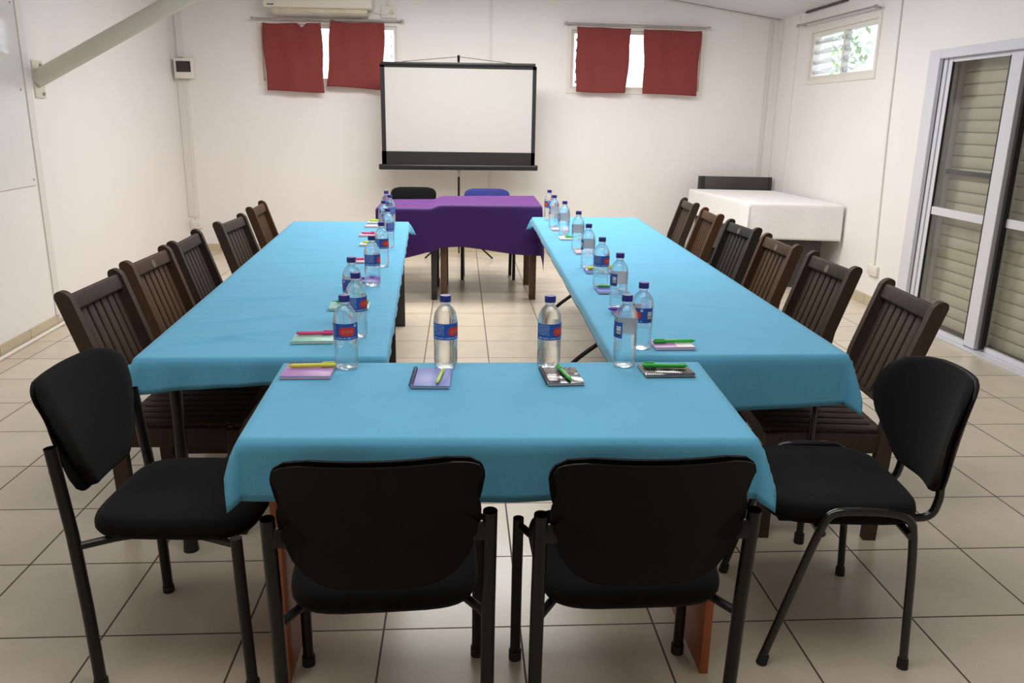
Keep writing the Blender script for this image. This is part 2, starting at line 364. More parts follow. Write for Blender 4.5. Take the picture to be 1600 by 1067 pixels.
# right wall: holes for louvre window and sliding door
W3 = (5.12, 6.52, 2.00, 2.465); D = (1.0, 4.04, 0.0, 2.07)
def on_right(a, z, wa, hz, t): return (XR+t/2, a, z), (t, wa, hz)
b = nb()
wall_boxes(b, [(W3[1], YB+.14, 0, 2.75), (W3[0], W3[1], 0, W3[2]), (W3[0], W3[1], W3[3], 2.75), (D[1], W3[0], 0, 2.75),
               (D[0], D[1], D[3], 2.75), (YN-.2, D[0], 0, 2.75)], on_right, .22)
struct('wall_right', b, M['wall'], smooth=False)
b = nb(); y0, y1 = YN-.2, YB+.14
prism(b, [(0, 0), (1, 0), (1, 1), (0, 1)], .15, (xl(y0), y0, 0), (xl(y1)-xl(y0), y1-y0, 0), (0, 0, 3.75), (-1, 0, 0))
struct('wall_left', b, M['wall'], smooth=False)
b = nb(); bx(b, ((xl(YN)+XR)/2, YN-.07, 1.85), (7.4, .14, 3.7)); struct('wall_front', b, M['wall'], smooth=False)

# skirting tiles
b = nb(); bx(b, ((xl(YB)+XR)/2, YB-.006, .042), (XR-xl(YB), .012, .084)); struct('baseboard_back', b, M['base_x'], smooth=False)
b = nb(); prism(b, [(0, 0), (1, 0), (1, 1), (0, 1)], .012, (xl(YN), YN, 0), (xl(YB)-xl(YN), YB-YN, 0), (0, 0, .085), (1, 0, 0)); struct('baseboard_left', b, M['base_y'], smooth=False)
b = nb(); bx(b, (XR-.006, (4.19+YB)/2, .042), (.012, YB-4.19, .084)); bx(b, (XR-.006, (D[0]+YN)/2-.05, .042), (.012, D[0]-YN-.1, .084)); struct('baseboard_right', b, M['base_y'], smooth=False)

# cover strips on the wall panels
def strip_back(x, z0, z1, w=.03, t=.006, name='trim_back'):
    b = nb(); bx(b, (x, YB-t/2, (z0+z1)/2), (w, t, z1-z0)); struct(name, b, M['trimpaint'], smooth=False)
strip_back(1.445, .09, 3.15, .035); strip_back(-1.995, .4, 1.92, .115, .012); strip_back(-1.99, 2.16, 3.6, .06, .03); strip_back(4.66, .09, 2.69, .05, .008)
def strip_right(y, z0, z1, w=.03, t=.006):
    b = nb(); bx(b, (XR-t/2, y, (z0+z1)/2), (t, w, z1-z0)); struct('trim_right', b, M['trimpaint'], smooth=False)
strip_right(6.90, .09, 2.68, .02); strip_right(7.36, .09, 2.69, .04)
b = nb(); yy = 3.915; bx(b, (xl(yy)+.006, yy, 1.75), (.012, .08, 3.4)); struct('trim_left', b, M['trimpaint'], smooth=False)
b = nb(); bx(b, (XR-.012, 6.25, 2.688), (.024, .95, .014)); bx(b, (XR-.01, 5.2, 2.692), (.01, 1.0, .008)); struct('trim_ceiling_edge', b, M['gap'], smooth=False)
b = nb(); bx(b, (3.5, YB-.012, zc(3.5)-.016), (2.6, .02, .012), Matrix.Rotation(math.atan(.143), 3, 'Y')); struct('trim_back_ceiling', b, M['trimpaint'], smooth=False)
# proud wall above the door
b = nb(); bx(b, (XR-.012, (D[0]+4.19)/2, (2.12+2.72)/2), (.024, 4.19-D[0], .60)); struct('wall_right_lintel', b, M['wall'], smooth=False)

# ------------------------------------------------------------------ louvre windows
def louvre_window(n, axis, rect, halves, blades):
    a0, a1, z0, z1 = rect
    def P(a, z, d): return (a, YB+d, z) if axis == 'b' else (XR+d, a, z)
    def S(wa, wz, t): return (wa, t, wz) if axis == 'b' else (t, wa, wz)
    b = nb(); fw = .035
    d = .05
    for a in (a0+fw/2, a1-fw/2): bx(b, P(a, (z0+z1)/2, d), S(fw, z1-z0, .08), bev=.004)
    for z in (z0+fw/2, z1-fw/2): bx(b, P((a0+a1)/2, z, d), S(a1-a0-2*fw, fw, .08), bev=.004)
    # flat architrave on the room side
    aw = .045
    for a in (a0-aw/2, a1+aw/2): bx(b, P(a, (z0+z1)/2, -.005), S(aw, z1-z0+2*aw, .012))
    for z in (z0-aw/2, z1+aw/2): bx(b, P((a0+a1)/2, z, -.005), S(a1-a0, aw, .012))
    w = struct('window_%d' % n, b, M['white_plastic'], smooth=False)
    b = nb()
    hw = (a1-a0-2*fw)/halves
    for k in range(1, halves): bx(b, P(a0+fw+hw*k, (z0+z1)/2, d), S(.04, z1-z0-2*fw, .06), bev=.004)
    obj('mullion', b, M['white_plastic'], w, smooth=False)
    for hI in range(halves):
        b = nb(); g = nb(); am = a0+fw+hw*(hI+.5); zh = (z1-z0-2*fw)/blades
        tilt = .6 if (n != 3 or hI == 1) else 1.15
        for k in range(blades):
            z = z0+fw+zh*(k+.5); L = zh*1.12
            rot = Matrix.Rotation(tilt-PI/2 if axis == 'b' else PI/2-tilt, 3, 'X' if axis == 'b' else 'Y')
            bx(b, P(am, z, d+.01), S(hw-.05, L, .005), rot)
            for s in (-1, 1): bx(g, P(am+s*(hw/2-.028), z-.01, d+.0), S(.014, .03, .05))
        obj('louvre_blades', b, M['louvre'], w, smooth=False); obj('blade_clips', g, M['steel'], w, smooth=False)
    return w
louvre_window(1, 'b', W1, 3, 5); louvre_window(2, 'b', W2, 3, 5); louvre_window(3, 'r', W3, 2, 4)

# ------------------------------------------------------------------ sliding door (aluminium) and the roller shutter behind it
b = nb()
bx(b, (XR-.006, 4.115, 1.06), (.05, .15, 2.12), bev=.006)                    # jamb face
bx(b, (XR-.006, (D[0]+4.04)/2, 2.085), (.05, 4.04-D[0], .07), bev=.006)      # head
bx(b, (XR+.05, 4.015, 1.03), (.09, .05, 2.06), bev=.004)                     # inner jamb
bx(b, (XR+.02, (D[0]+4.04)/2, .006), (.10, 4.04-D[0], .012))                 # floor track
struct('door_1', b, M['alu'], smooth=False)['kind'] = 'structure'
door = bpy.data.objects['door_1']
def leaf(y0, y1, dx, stile0, stile1):
    b = nb(); x = XR+dx; st = .036
    bx(b, (x, y0+stile0/2, 1.035), (st, stile0, 2.03), bev=.004); bx(b, (x, y1-stile1/2, 1.035), (st, stile1, 2.03), bev=.004)
    ym, L = (y0+stile0+y1-stile1)/2, (y1-stile1-y0-stile0)
    for z, h in ((2.035, .03), (.925, .06), (.03, .035)): bx(b, (x, ym, z), (st*.9, L, h), bev=.003)
    lf = obj('door_leaf', b, M['alu'], door, smooth=False)
    for z0, z1 in ((.955, 2.02), (.0475, .895)):
        b = nb(); bx(b, (x, ym, (z0+z1)/2), (.006, L, z1-z0)); obj('pane', b, M['glass'], lf, smooth=False)
    for yy in (y0+stile0+.004, y1-stile1-.004):
        b = nb(); bx(b, (x-.012, yy, 1.04), (.012, .012, 1.97)); obj('rubber_seal', b, M['rubber'], lf, smooth=False)
    return lf
leaf(3.13, 3.975, .025, .125, .05); leaf(2.25, 3.185, .075, .05, .085); leaf(1.05, 2.20, .025, .1, .1)
b = nb(); 
for yy in (3.100,): bx(b, (XR+.045, yy, 1.03), (.03, .025, 2.0))
obj('dark_track_gap', b, M['rubber'], door, smooth=False)
sh = thing('roller_shutter', 'beige corrugated roller shutter closed behind the sliding glass door', 'shutter', (XR+.17, 2.5, 0))
b = nb(); prof = []; z = .03; pitch = .0875
while z < 2.15:
    for t, d in ((0, .0), (.04, -.008), (.12, -.011), (.45, -.0125), (.80, -.010), (.90, -.006), (.94, .004), (.985, .006)): prof.append((d, z+pitch*t))
    z += pitch
A = None
for (dx, zz) in prof:
    B = [b.verts.new((dx, yy, zz)) for yy in (-1.55, 1.51)]
    if A: b.faces.new((A[0], A[1], B[1], B[0]))
    A = B
obj('shutter_curtain', b, M['shutter'], sh, ang=30)
b = nb(); bx(b, (-.005, -.02, .016), (.03, 3.06, .03)); obj('bottom_bar', b, M['grey_dark'], sh, smooth=False)
for s in (-1.545, 1.525):
    b = nb(); bx(b, (-.02, s, 1.05), (.06, .05, 2.1)); obj('guide_rail', b, M['alu'], sh, smooth=False)
b = nb(); bx(b, (XR+.115, 3.6, 1.22), (.02, .74, .035), bev=.004); lb = obj('locking_bar', b, M['rubber']); tag(lb, 'dark horizontal locking bar across the roller shutter behind glass', 'bar')

# ------------------------------------------------------------------ outside seen through the right louvres
b = nb(); bx(b, (9, 9, -.15), (8, 14, .1)); struct('ground_outside', b, M['outside_paving'], smooth=False)
t = thing('tree', 'leafy green tree outside beyond the right-hand louvre window', 'tree', (7.1, 12.2, -.1))
b = nb(); tube(b, [(0, 0, 0), (.05, .02, 1.2), (-.05, .05, 2.4), (.1, 0, 3.2)], [.13, .11, .09, .05], 10); obj('trunk', b, M['bark'], t)
b = nb()
for k in range(1300):
    th, ph = random.uniform(0, 2*PI), math.acos(random.uniform(-1, 1)); rr = 1.15*random.random()**.4
    p = Vector((rr*math.sin(ph)*math.cos(th)-.2, 1.1*rr*math.sin(ph)*math.sin(th), 3.0+.95*rr*math.cos(ph)))
    q = Matrix.Rotation(random.uniform(0, 6), 3, 'Z') @ Matrix.Rotation(random.uniform(-1, 1), 3, 'X'); s = random.uniform(.06, .12)
    b.faces.new([b.verts.new(p+q @ Vector(c)) for c in ((-s*.4, 0, 0), (0, -s, 0), (s*.4, 0, .01), (0, s, 0))])
obj('crown', b, M['leaf_green'], t, smooth=False)
bl = thing('outbuilding', 'pale outbuilding with a tiled eave outside the right-hand louvre window', 'building', (9.6, 8.9, -.1))
b = nb(); bx(b, (0, 0, 1.55), (2.4, 3.2, 3.1)); obj('wall', b, M['pale_render'], bl, smooth=False)
b = nb(); bx(b, (-.1, 0, 3.22), (3.2, 3.8, .10), Matrix.Rotation(-.15, 3, 'Y')); obj('roof', b, M['terracotta'], bl, smooth=False)
b = nb(); bx(b, (-1.21, .5, 2.2), (.04, .8, .9)); obj('window', b, M['smoke'], bl, smooth=False)

# ------------------------------------------------------------------ wall fittings
ac = thing('air_conditioner', 'cream split air conditioner mounted on the back wall above the left window', 'air conditioner', (-.437, YB, 2.60))
b = nb(); bx(b, (0, -.115, .185), (1.165, .22, .21), bev=.02, seg=3); obj('housing', b, M['ac'], ac)
b = nb(); bx(b, (.01, -.10, .055), (1.03, .16, .07), Matrix.Rotation(-.22, 3, 'X'), bev=.01); obj('air_flap', b, M['ac_dirty'], ac)
b = nb(); bx(b, (-.50, -.2265, .105), (.075, .002, .010)); obj('badge', b, M['grey_dark'], ac, smooth=False)
s = thing('power_socket', 'white square power socket beside the air conditioner', 'socket', (.31, YB, 2.68))
b = nb(); bx(b, (0, -.012, 0), (.17, .024, .13), bev=.006); obj('plate', b, M['white_plastic'], s)
b = nb(); tube(b, [(.04, -.02, 0), (.04, -.055, 0)], .024, 16); obj('plug', b, M['ac_dirty'], s)
b = nb(); tube(b, [(.31, YB-.05, 2.676), (.29, YB-.04, 2.650), (.24, YB-.03, 2.652), (.15, YB-.03, 2.672)], .005, 8, smooth_iters=2); pc = obj('power_cord', b, M['white_plastic'], s); pc.matrix_parent_inverse = Matrix.Translation((-.31, -YB, -2.68))
b = nb(); tube(b, [(.30, YB-.009, 2.75), (.30, YB-.009, 3.3)], .009, 10); tag(obj('cable_conduit', b, M['white_plastic']), 'thin white conduit rising above the air conditioner socket', 'conduit')

bxn = thing('distribution_box', 'white breaker box with dark window in the back left corner', 'breaker box', (-1.952, YB, 2.04))
b = nb(); bx(b, (0, -.045, 0), (.20, .09, .215), bev=.008); obj('housing', b, M['white_plastic'], bxn)
b = nb(); bx(b, (.005, -.093, .018), (.155, .008, .115), bev=.003); obj('cover_window', b, M['smoke'], bxn)
def socket(loc, rz, label, w=.125, h=.10, holes=2):
    s = thing('wall_socket', label, 'socket', loc, rz)
    b = nb(); bx(b, (0, -.015, 0), (w, .03, h), bev=.006); obj('plate', b, M['white_plastic'], s)
    for k in range(holes):
        b = nb(); bx(b, ((k-(holes-1)/2)*.055, -.031, 0), (.035, .004, .045), bev=.001); obj('switch', b, M['trimpaint'], s)
socket((-1.975, YB, .315), 0, 'white double socket low on the back wall, behind the left chairs')
socket((XR, 4.635, .317), -PI/2, 'white socket box low on the right wall beside the glass door', .16, .09)
b = nb(); tube(b, [(-1.958, YB-.008, 1.935), (-1.975, YB-.008, .37)], .008, 8); tag(obj('cable_conduit', b, M['trimpaint']), 'thin conduit running down from breaker box to low socket', 'conduit')
b = nb(); tube(b, [(XR-.008, 4.77, 2.69), (XR-.008, 4.72, 1.5), (XR-.008, 4.64, .365)], .009, 8); tag(obj('cable_conduit', b, M['trimpaint']), 'thin vertical conduit on the right wall above its low socket', 'conduit')
b = nb(); tube(b, [(xl(-1)+.03, -1, .012), (xl(4)+.03, 4, .012), (xl(7.3)+.03, 7.3, .012)], .012, 10); tag(obj('floor_conduit', b, M['white_plastic']), 'white conduit lying along the foot of the left wall', 'conduit')

# board on the left wall
wb = thing('whiteboard', 'glossy white board fixed to the left wall', 'whiteboard', (0, 0, 0))
b = nb(); ya, yb2 = 2.35, 3.845
prism(b, [(0, 0), (1, 0), (1, 1), (0, 1)], .008, (xl(ya)+.003, ya, 1.05), (xl(yb2)-xl(ya), yb2-ya, 0), (0, 0, 1.40), (1, 0, 0)); obj('sheet', b, M['sheet'], wb, smooth=False)
for yy, zz in ((3.80, 2.26), (3.80, 1.09), (2.42, 1.09), (2.42, 2.40), (3.79, 1.70)):
    b = nb(); tube(b, [(xl(yy)+.006, yy, zz), (xl(yy)+.015, yy, zz)], .007, 8); obj('screw', b, M['steel'], wb)
# diagonal roof brace
br = thing('roof_brace', 'cream round steel brace rising diagonally from the left wall', 'brace', (xl(4.07), 4.07, 1.78))
dx = 2.80; L0 = Vector((0.0, 0, 0)); L1 = Vector((dx, 0, dx*.53))
b = nb(); tube(b, [L0+Vector((.006, 0, .0)), L1], .060, 24); obj('pipe', b, M['pipe'], br)
b = nb(); bx(b, (.006, .02, 0), (.012, .15, .26), bev=.002); obj('wall_plate', b, M['pipe'], br)
for dz in (-.10, .10):
    b = nb(); tube(b, [(.01, .055, dz), (.024, .055, dz)], .012, 6); obj('bolt', b, M['steel'], br)

# curtain rods and curtains
def rod(p0, p1, off, label, kind='rod'):
    p0, p1 = Vector(p0), Vector(p1)
    t = thing('curtain_rod', label, 'curtain rod', (0, 0, 0))
    b = nb(); tube(b, [p0, p1], .0105, 12); obj('rod', b, M['steel'], t)
    off = Vector(off); d = (p1-p0).normalized()
    for p, s in ((p0, -1), (p1, 1)):
        b = nb(); tube(b, [p-d*s*.03, p-d*s*.03+off], .008, 8); obj('bracket', b, M['steel'], t)
        b = nb(); tube(b, [p, p+d*s*.012, p+d*s*.04], [.0105, .018, .012], 12); obj('finial', b, M['steel'], t)
rod((-1.15, YB-.07, 2.575), (.44, YB-.07, 2.583), (0, .07, 0), 'grey curtain rod under the air conditioner')
rod((2.30, YB-.07, 2.603), (3.89, YB-.07, 2.586), (0, .07, 0), 'grey curtain rod above the right back window')
rod((XR-.07, 6.75, 2.562), (XR-.07, 5.10, 2.548), (.07, 0, 0), 'bare grey curtain rod above the right wall louvre window')
def curtain(q, label, seed, dip=None):
    """q: top-left, top-right, bottom-left, bottom-right as (x,z)"""
    rnd = random.Random(seed); N, K = 36, 30; b = nb(); ph = [rnd.uniform(0, 6) for _ in range(4)]
    y0 = YB-.100; g = []
    for j in range(K+1):
        row = []
        for i in range(N+1):
            u, v = i/N, j/K
            x = (q[0][0]*(1-u)+q[1][0]*u)*(1-v)+(q[2][0]*(1-u)+q[3][0]*u)*v
            z = (q[0][1]*(1-u)+q[1][1]*u)*(1-v)+(q[2][1]*(1-u)+q[3][1]*u)*v
            z -= .012*math.sin(PI*u)*(1-v)+.006*math.sin(7*u+ph[0])*(1-v)
            if dip: z -= dip[1]*math.exp(-((u-dip[0])/.05)**2)*(1-v)**3
            z += .008*math.sin(3*u+ph[3])*v
            x += .006*math.sin(8*v+ph[1])*(2*u-1)
            y = y0+.012*math.sin(9*u+2*v+ph[2])*(.35+.65*v)+.008*math.sin(17*u-3*v+ph[1])*(1-v*.5)
            row.append(b.verts.new((x, y, z)))
        g.append(row)
    for j in range(K):
        for i in range(N): b.faces.new((g[j][i], g[j][i+1], g[j+1][i+1], g[j+1][i]))
    t = thing('curtain', label, 'curtain', (0, 0, 0), 0, 'short red curtains on the back windows')
    o = obj('cloth', b, M['red'], t, ang=180)
    o.modifiers.new('th', 'SOLIDIFY').thickness = .003
    for u in (.04, .5, .96):
        x = q[0][0]*(1-u)+q[1][0]*u; z = q[0][1]*(1-u)+q[1][1]*u; zr = 2.575 if x < 1 else 2.597
        b = nb(); tube(b, [(x, YB-.098, z-.03), (x, YB-.092, z), (x, YB-.088, zr-.004), (x, YB-.084, zr+.008)], .0022, 6); obj('hook', b, M['steel'], t)
curtain([(-1.066, 2.533), (-.424, 2.547), (-1.045, 1.815), (-.421, 1.812)], 'leftmost short red curtain, hanging slightly lopsided under the air conditioner', 1, (.68, .05))
curtain([(-.325, 2.570), (.268, 2.555), (-.385, 1.873), (.232, 1.845)], 'short red curtain partly behind the projection screen', 2)
curtain([(2.405, 2.572), (3.019, 2.565), (2.41, 1.874), (2.99, 1.863)], 'short red curtain on the left half of the right back window', 3)
curtain([(3.167, 2.560), (3.818, 2.553), (3.185, 1.853), (3.81, 1.850)], 'rightmost short red curtain on the back wall', 4)

# ------------------------------------------------------------------ projection screen on its tripod
ps = thing('projection_screen', 'portable white projection screen with black border on a tripod', 'projection screen', (1.082, 6.95, 0))
b = nb(); 
v = [b.verts.new(p) for p in ((-.79, -.02, 1.195), (.80, -.02, 1.200), (.80, -.02, 2.085), (-.79, -.02, 2.078))]; b.faces.new(v)
obj('screen_fabric', b, M['screen_white'], ps, smooth=False)
b = nb()
bx(b, (-.813, -.021, 1.56), (.046, .004, 1.08)); bx(b, (.820, -.021, 1.565), (.042, .004, 1.08)); bx(b, (0, -.021, 1.115), (1.68, .004, .165)); bx(b, (0, -.021, 2.086), (1.68, .004, .03))
obj('black_border', b, M['screen_black'], ps, smooth=False)
b = nb(); bx(b, (0, -.02, 1.033), (1.75, .07, .06), Matrix.Rotation(-.004, 3, 'Y'), bev=.015, seg=3); obj('roller_case', b, M['case'], ps)
b = nb(); bx(b, (0, -.02, 2.113), (1.655, .03, .035), Matrix.Rotation(-.006, 3, 'Y'), bev=.006); obj('top_bar', b, M['case'], ps)
b = nb(); tube(b, [(0, .02, .33), (0, .02, .93)], .0125, 14); tube(b, [(0, .03, 1.0), (0, .03, 2.19)], .010, 12); tube(b, [(0, .03, 2.15), (0, -.01, 2.20)], .014, 10); obj('pole', b, M['tube'], ps)
b = nb(); tube(b, [(0, .02, .93), (0, .02, 1.0)], .020, 16); obj('collar', b, M['steel'], ps)
b = nb(); tube(b, [(-.60, -.02, 2.13), (0, .0, 2.190), (.60, -.02, 2.13)], .003, 6); obj('hanging_cord', b, M['tube'], ps)
for a in (R(180), R(0), R(90)):
    b = nb(); d = Vector((math.cos(a), math.sin(a), 0)); tube(b, [d*.012+Vector((0, .02, .42)), d*.2+Vector((0, .02, .18)), d*.385+Vector((0, .02, .012))], .010, 10); obj('leg', b, M['tube'], ps)
b = nb(); tube(b, [(0, .02, .30), (0, .02, .46)], .022, 14); obj('leg_hub', b, M['plastic'], ps)

# ------------------------------------------------------------------ tables
def quad_pt(q, u, v):
    a = Vector(q[0]).lerp(Vector(q[1]), u); c = Vector(q[3]).lerp(Vector(q[2]), u); return a.lerp(c, v)
def fnoise(x, y, s):
    return (math.sin(x*1.3+s)*math.sin(y*1.7+s*2.1)+math.sin(x*2.9+y*1.1+s*.7)*.5+math.sin(x*.7-y*2.3+s*1.9)*.5)/2
def cloth(name, q, ztop, drops, m, label, seed=0, res=.022, folds=(.010, 9), flare=.42, ridge=.0025, zfun=None, wr=None, corner=None, group=None):
    """q near-left, near-right, far-right, far-left (x,y); drops: functions near,right,far,left of t in 0..1"""
    q = [Vector((x, y)) for x, y in q]
    W = ((q[1]-q[0]).length+(q[2]-q[3]).length)/2; L = ((q[3]-q[0]).length+(q[2]-q[1]).length)/2
    dn, dr, df, dl = [(d if callable(d) else (lambda t, d=d: d)) for d in drops]
    def axis(Ln, dA, dB):
        nA = max(3, int(dA/res*1.1)); nB = max(3, int(dB/res*1.1)); n = max(4, int(Ln/res))
        out = [(0.0, -(k)/nA) for k in range(nA, 0, -1)]+[(k/n, 0.0) for k in range(n+1)]+[(1.0, k/nB) for k in range(1, nB+1)]
        return out
    U = axis(W, max(dl(0), dl(1), dl(.5)), max(dr(0), dr(1), dr(.5))); V = axis(L, max(dn(0), dn(1), dn(.5)), max(df(0), df(1), df(.5)))
    ex = (q[1]-q[0]).normalized(); nx = [-(q[3]-q[0]).normalized().orthogonal(), (q[2]-q[1]).normalized().orthogonal()]
    outw = {'l': None}
    c = sum(q, Vector((0, 0)))/4
    def outn(a, b_):
        d = (b_-a).normalized(); n = Vector((d.y, -d.x)); 
        if n.dot((a+b_)/2-c) < 0: n = -n
        return n
    oN, oR, oF, oL = outn(q[0], q[1]), outn(q[1], q[2]), outn(q[2], q[3]), outn(q[3], q[0])
    r = .007
    def bend(d):
        if d < r*PI/2: return r*math.sin(d/r), r*(1-math.cos(d/r))
        return r, r+(d-r*PI/2)
    b = nb(); g = []
    for (tv, sv) in V:
        row = []
        for (tu, su) in U:
            p = quad_pt(q, tu, tv); zt = zfun(p.x, p.y) if zfun else ztop
            du = abs(su)*(dl(tv) if su < 0 else dr(tv)); dv = abs(sv)*(dn(tu) if sv < 0 else df(tu))
            ou = oL if su < 0 else oR; ov = oN if sv < 0 else oF
            if du == 0 and dv == 0:
                e = min(tu, 1-tu)*W; e2 = min(tv, 1-tv)*L; ed = min(1, min(e, e2)/.05)
                z = zt+ridge*max(0, fnoise(p.x*7+p.y*3, p.y*6-p.x*4, seed))*ed
                if wr: z += wr(p.x, p.y)*ed
                row.append(b.verts.new((p.x, p.y, z))); continue
            if du == 0 or dv == 0:
                d = du+dv; o = ou if du else ov; al = (p.dot(Vector((-o.y, o.x))))
                out, dz = bend(d); k = d/.2
                A = folds[0]*min(1.6, k); w = A*(math.sin(al*folds[1]+seed*1.7)+.6*math.sin(al*folds[1]*2.3+seed)+.9)
                row.append(b.verts.new((p.x+o.x*(out+w), p.y+o.y*(out+w), zt-dz))); continue
            # corner fold
            d = math.hypot(du, dv); an = math.atan2(dv, du); dirv = (ou*math.cos(an)+ov*math.sin(an))
            out, dz = bend(d); fl = math.sin(2*an)*flare*d*(corner[(0 if sv < 0 else 1)*2+(0 if su < 0 else 1)] if corner else 1)
            al = p.dot(Vector((-(ou if an < PI/4 else ov).y, (ou if an < PI/4 else ov).x))); k = d/.2
            oo = ou if an < PI/4 else ov
            A = folds[0]*min(1.6, k); w = A*(math.sin(al*folds[1]+seed*1.7)+.6*math.sin(al*folds[1]*2.3+seed)+.9)*abs(math.cos(2*an))
            row.append(b.verts.new((p.x+dirv.x*(out+fl)+oo.x*w, p.y+dirv.y*(out+fl)+oo.y*w, zt-dz*math.sqrt(max(.2, 1-(min(.95, fl/max(d, 1e-4)))**2)))))
        g.append(row)
    for j in range(len(V)-1):
        for i in range(len(U)-1): b.faces.new((g[j][i], g[j][i+1], g[j+1][i+1], g[j+1][i]))
    o = obj(name, b, m, ang=180)
    for p in o.data.polygons: pass
    if o.data.polygons[len(o.data.polygons)//2].normal.z < 0:
        o.data.flip_normals()
    s = o.modifiers.new('th', 'SOLIDIFY'); s.thickness = .0015; s.offset = 1
    return tag(o, label, 'tablecloth', group)

ZT = .755
# front table: orange panel-end desk
ft = thing('desk', 'orange laminate desk with panel legs under the front turquoise cloth', 'table', (1.21, .07, 0))
b = nb(); bx(b, (0, 0, ZT-.0175), (1.345, .66, .025), bev=.002); obj('tabletop', b, M['orange_wood'], ft)
for s in (-.603, .603):
    b = nb(); bx(b, (s, -.01, .3625), (.024, .62, .725), bev=.001); obj('leg', b, M['orange_wood'], ft)
b = nb(); bx(b, (0, .2, .55), (1.18, .018, .33)); obj('modesty_panel', b, M['orange_wood'], ft)
cloth('tablecloth', [(.532, -.268), (1.885, -.30), (1.924, .404), (.510, .404)], ZT, (lambda t: .168+.006*math.sin(5*t), .10, .02, .085), M['blue'],
      'turquoise cloth over the front desk, between the two near black chairs', 3, folds=(.009, 8), flare=.42, ridge=.0006, corner=(.75, .9, .3, .3), group='turquoise tablecloths')

# left row of tables
def on_axis(q, u, v): p = quad_pt(q, u, v); return (p.x, p.y)
QL = [(-.004, .462), (.840, .472), (.688, 4.27), (-.205, 4.25)]
QR = [(1.648, .478), (2.503, .49), (2.615, 4.70), (1.712, 4.66)]
def table_under(name, label, q, v0, v1, kind):
    c = [Vector(on_axis(q, u, v)) for u, v in ((0, v0), (1, v0), (1, v1), (0, v1))]
    ctr = sum(c, Vector((0, 0)))/4
    t = thing(name, label, 'table', (ctr.x, ctr.y, 0))
    cc = [ctr+(p-ctr)*.985 for p in c]
    b = nb(); prism(b, [(0, 0)], 0, (0, 0, 0), (1, 0, 0), (0, 1, 0), (0, 0, 1)) if False else None
    b = nb()
    lo = [b.verts.new((p.x-ctr.x, p.y-ctr.y, ZT-.033)) for p in cc]; hi = [b.verts.new((p.x-ctr.x, p.y-ctr.y, ZT-.006)) for p in cc]
    b.faces.new(list(reversed(lo))); b.faces.new(hi)
    for k in range(4): b.faces.new((lo[k], lo[(k+1) % 4], hi[(k+1) % 4], hi[k]))
    obj('tabletop', b, M['grey_dark'], t, smooth=False)
    return t, ctr
t, c0 = table_under('trestle_table', 'black-legged table under the near half of the left turquoise cloth', QL, .005, .48, 0)
for x, y in ((.106, .515), (-.02, 1.785)):
    b = nb(); tube(b, [(x-c0.x, y-c0.y, .03), (x-c0.x, y-c0.y, ZT-.034)], .021, 16); lg = obj('leg', b, M['tube'], t)
    b = nb(); tube(b, [(x-c0.x, y-c0.y, 0), (x-c0.x, y-c0.y, .055)], [.027, .024], 16); obj('rubber_foot', b, M['rubber'], lg)
for x, y in ((.765, .60), (.72, 1.785)):
    b = nb(); bx(b, (x-c0.x, y-c0.y, (ZT-.034)/2), (.10, .03, ZT-.034), bev=.002); obj('leg', b, M['dark_wood'], t)
t, c0 = table_under('trestle_table', 'black-legged table under the far half of the left turquoise cloth', QL, .50, .995, 0)
for x, y in ((-.05, 2.45), (-.12, 4.10)):
    b = nb(); tube(b, [(x-c0.x, y-c0.y, 0), (x-c0.x, y-c0.y, ZT-.034)], .021, 16); obj('leg', b, M['tube'], t)
for x, y in ((.655, 2.45), (.625, 3.87)):
    b = nb(); bx(b, (x-c0.x, y-c0.y, (ZT-.034)/2), (.10, .03, ZT-.034), bev=.002); obj('leg', b, M['dark_wood'], t)
def wr_left(x, y):
    z = 0
    for (x0, y0, x1, y1, h, w) in ((0.03, .60, .62, .95, .007, .02), (.0, .9, .75, 1.25, .005, .02), (-.02, 1.35, .7, 1.55, .005, .018), (-.05, 1.8, .6, 2.1, .004, .02), (.1, .75, .8, .62, .004, .015), (-.05, 2.3, .40, 2.42, .003, .02), (-.1, 2.9, .33, 2.78, .004, .02), (-.12, 3.4, .28, 3.44, .003, .02)):
        d = Vector((x1-x0, y1-y0)); L = d.length; d /= L; p = Vector((x-x0, y-y0)); t = p.dot(d)/L; e = p.x*d.y-p.y*d.x
        if -.1 < t < 1.1: z += h*math.exp(-(e/w)**2)*max(0, math.sin(PI*(t+.1)/1.2))
    return z*2.0*min(1, max(0, (.47-x)/.13))
cloth('tablecloth', QL, ZT, (lambda t: .130-.038*t-.012*math.sin(4*t), lambda t: .045+.06*max(0, (t-.95)/.05), .07, lambda t: .15-.06*min(1, t*2)), M['blue_creased'], 'turquoise cloth over the left row of tables, creased diagonally', 5, folds=(.010, 19), flare=.62, ridge=.0014, wr=wr_left, corner=(1.05, .6, .8, .75), group='turquoise tablecloths')
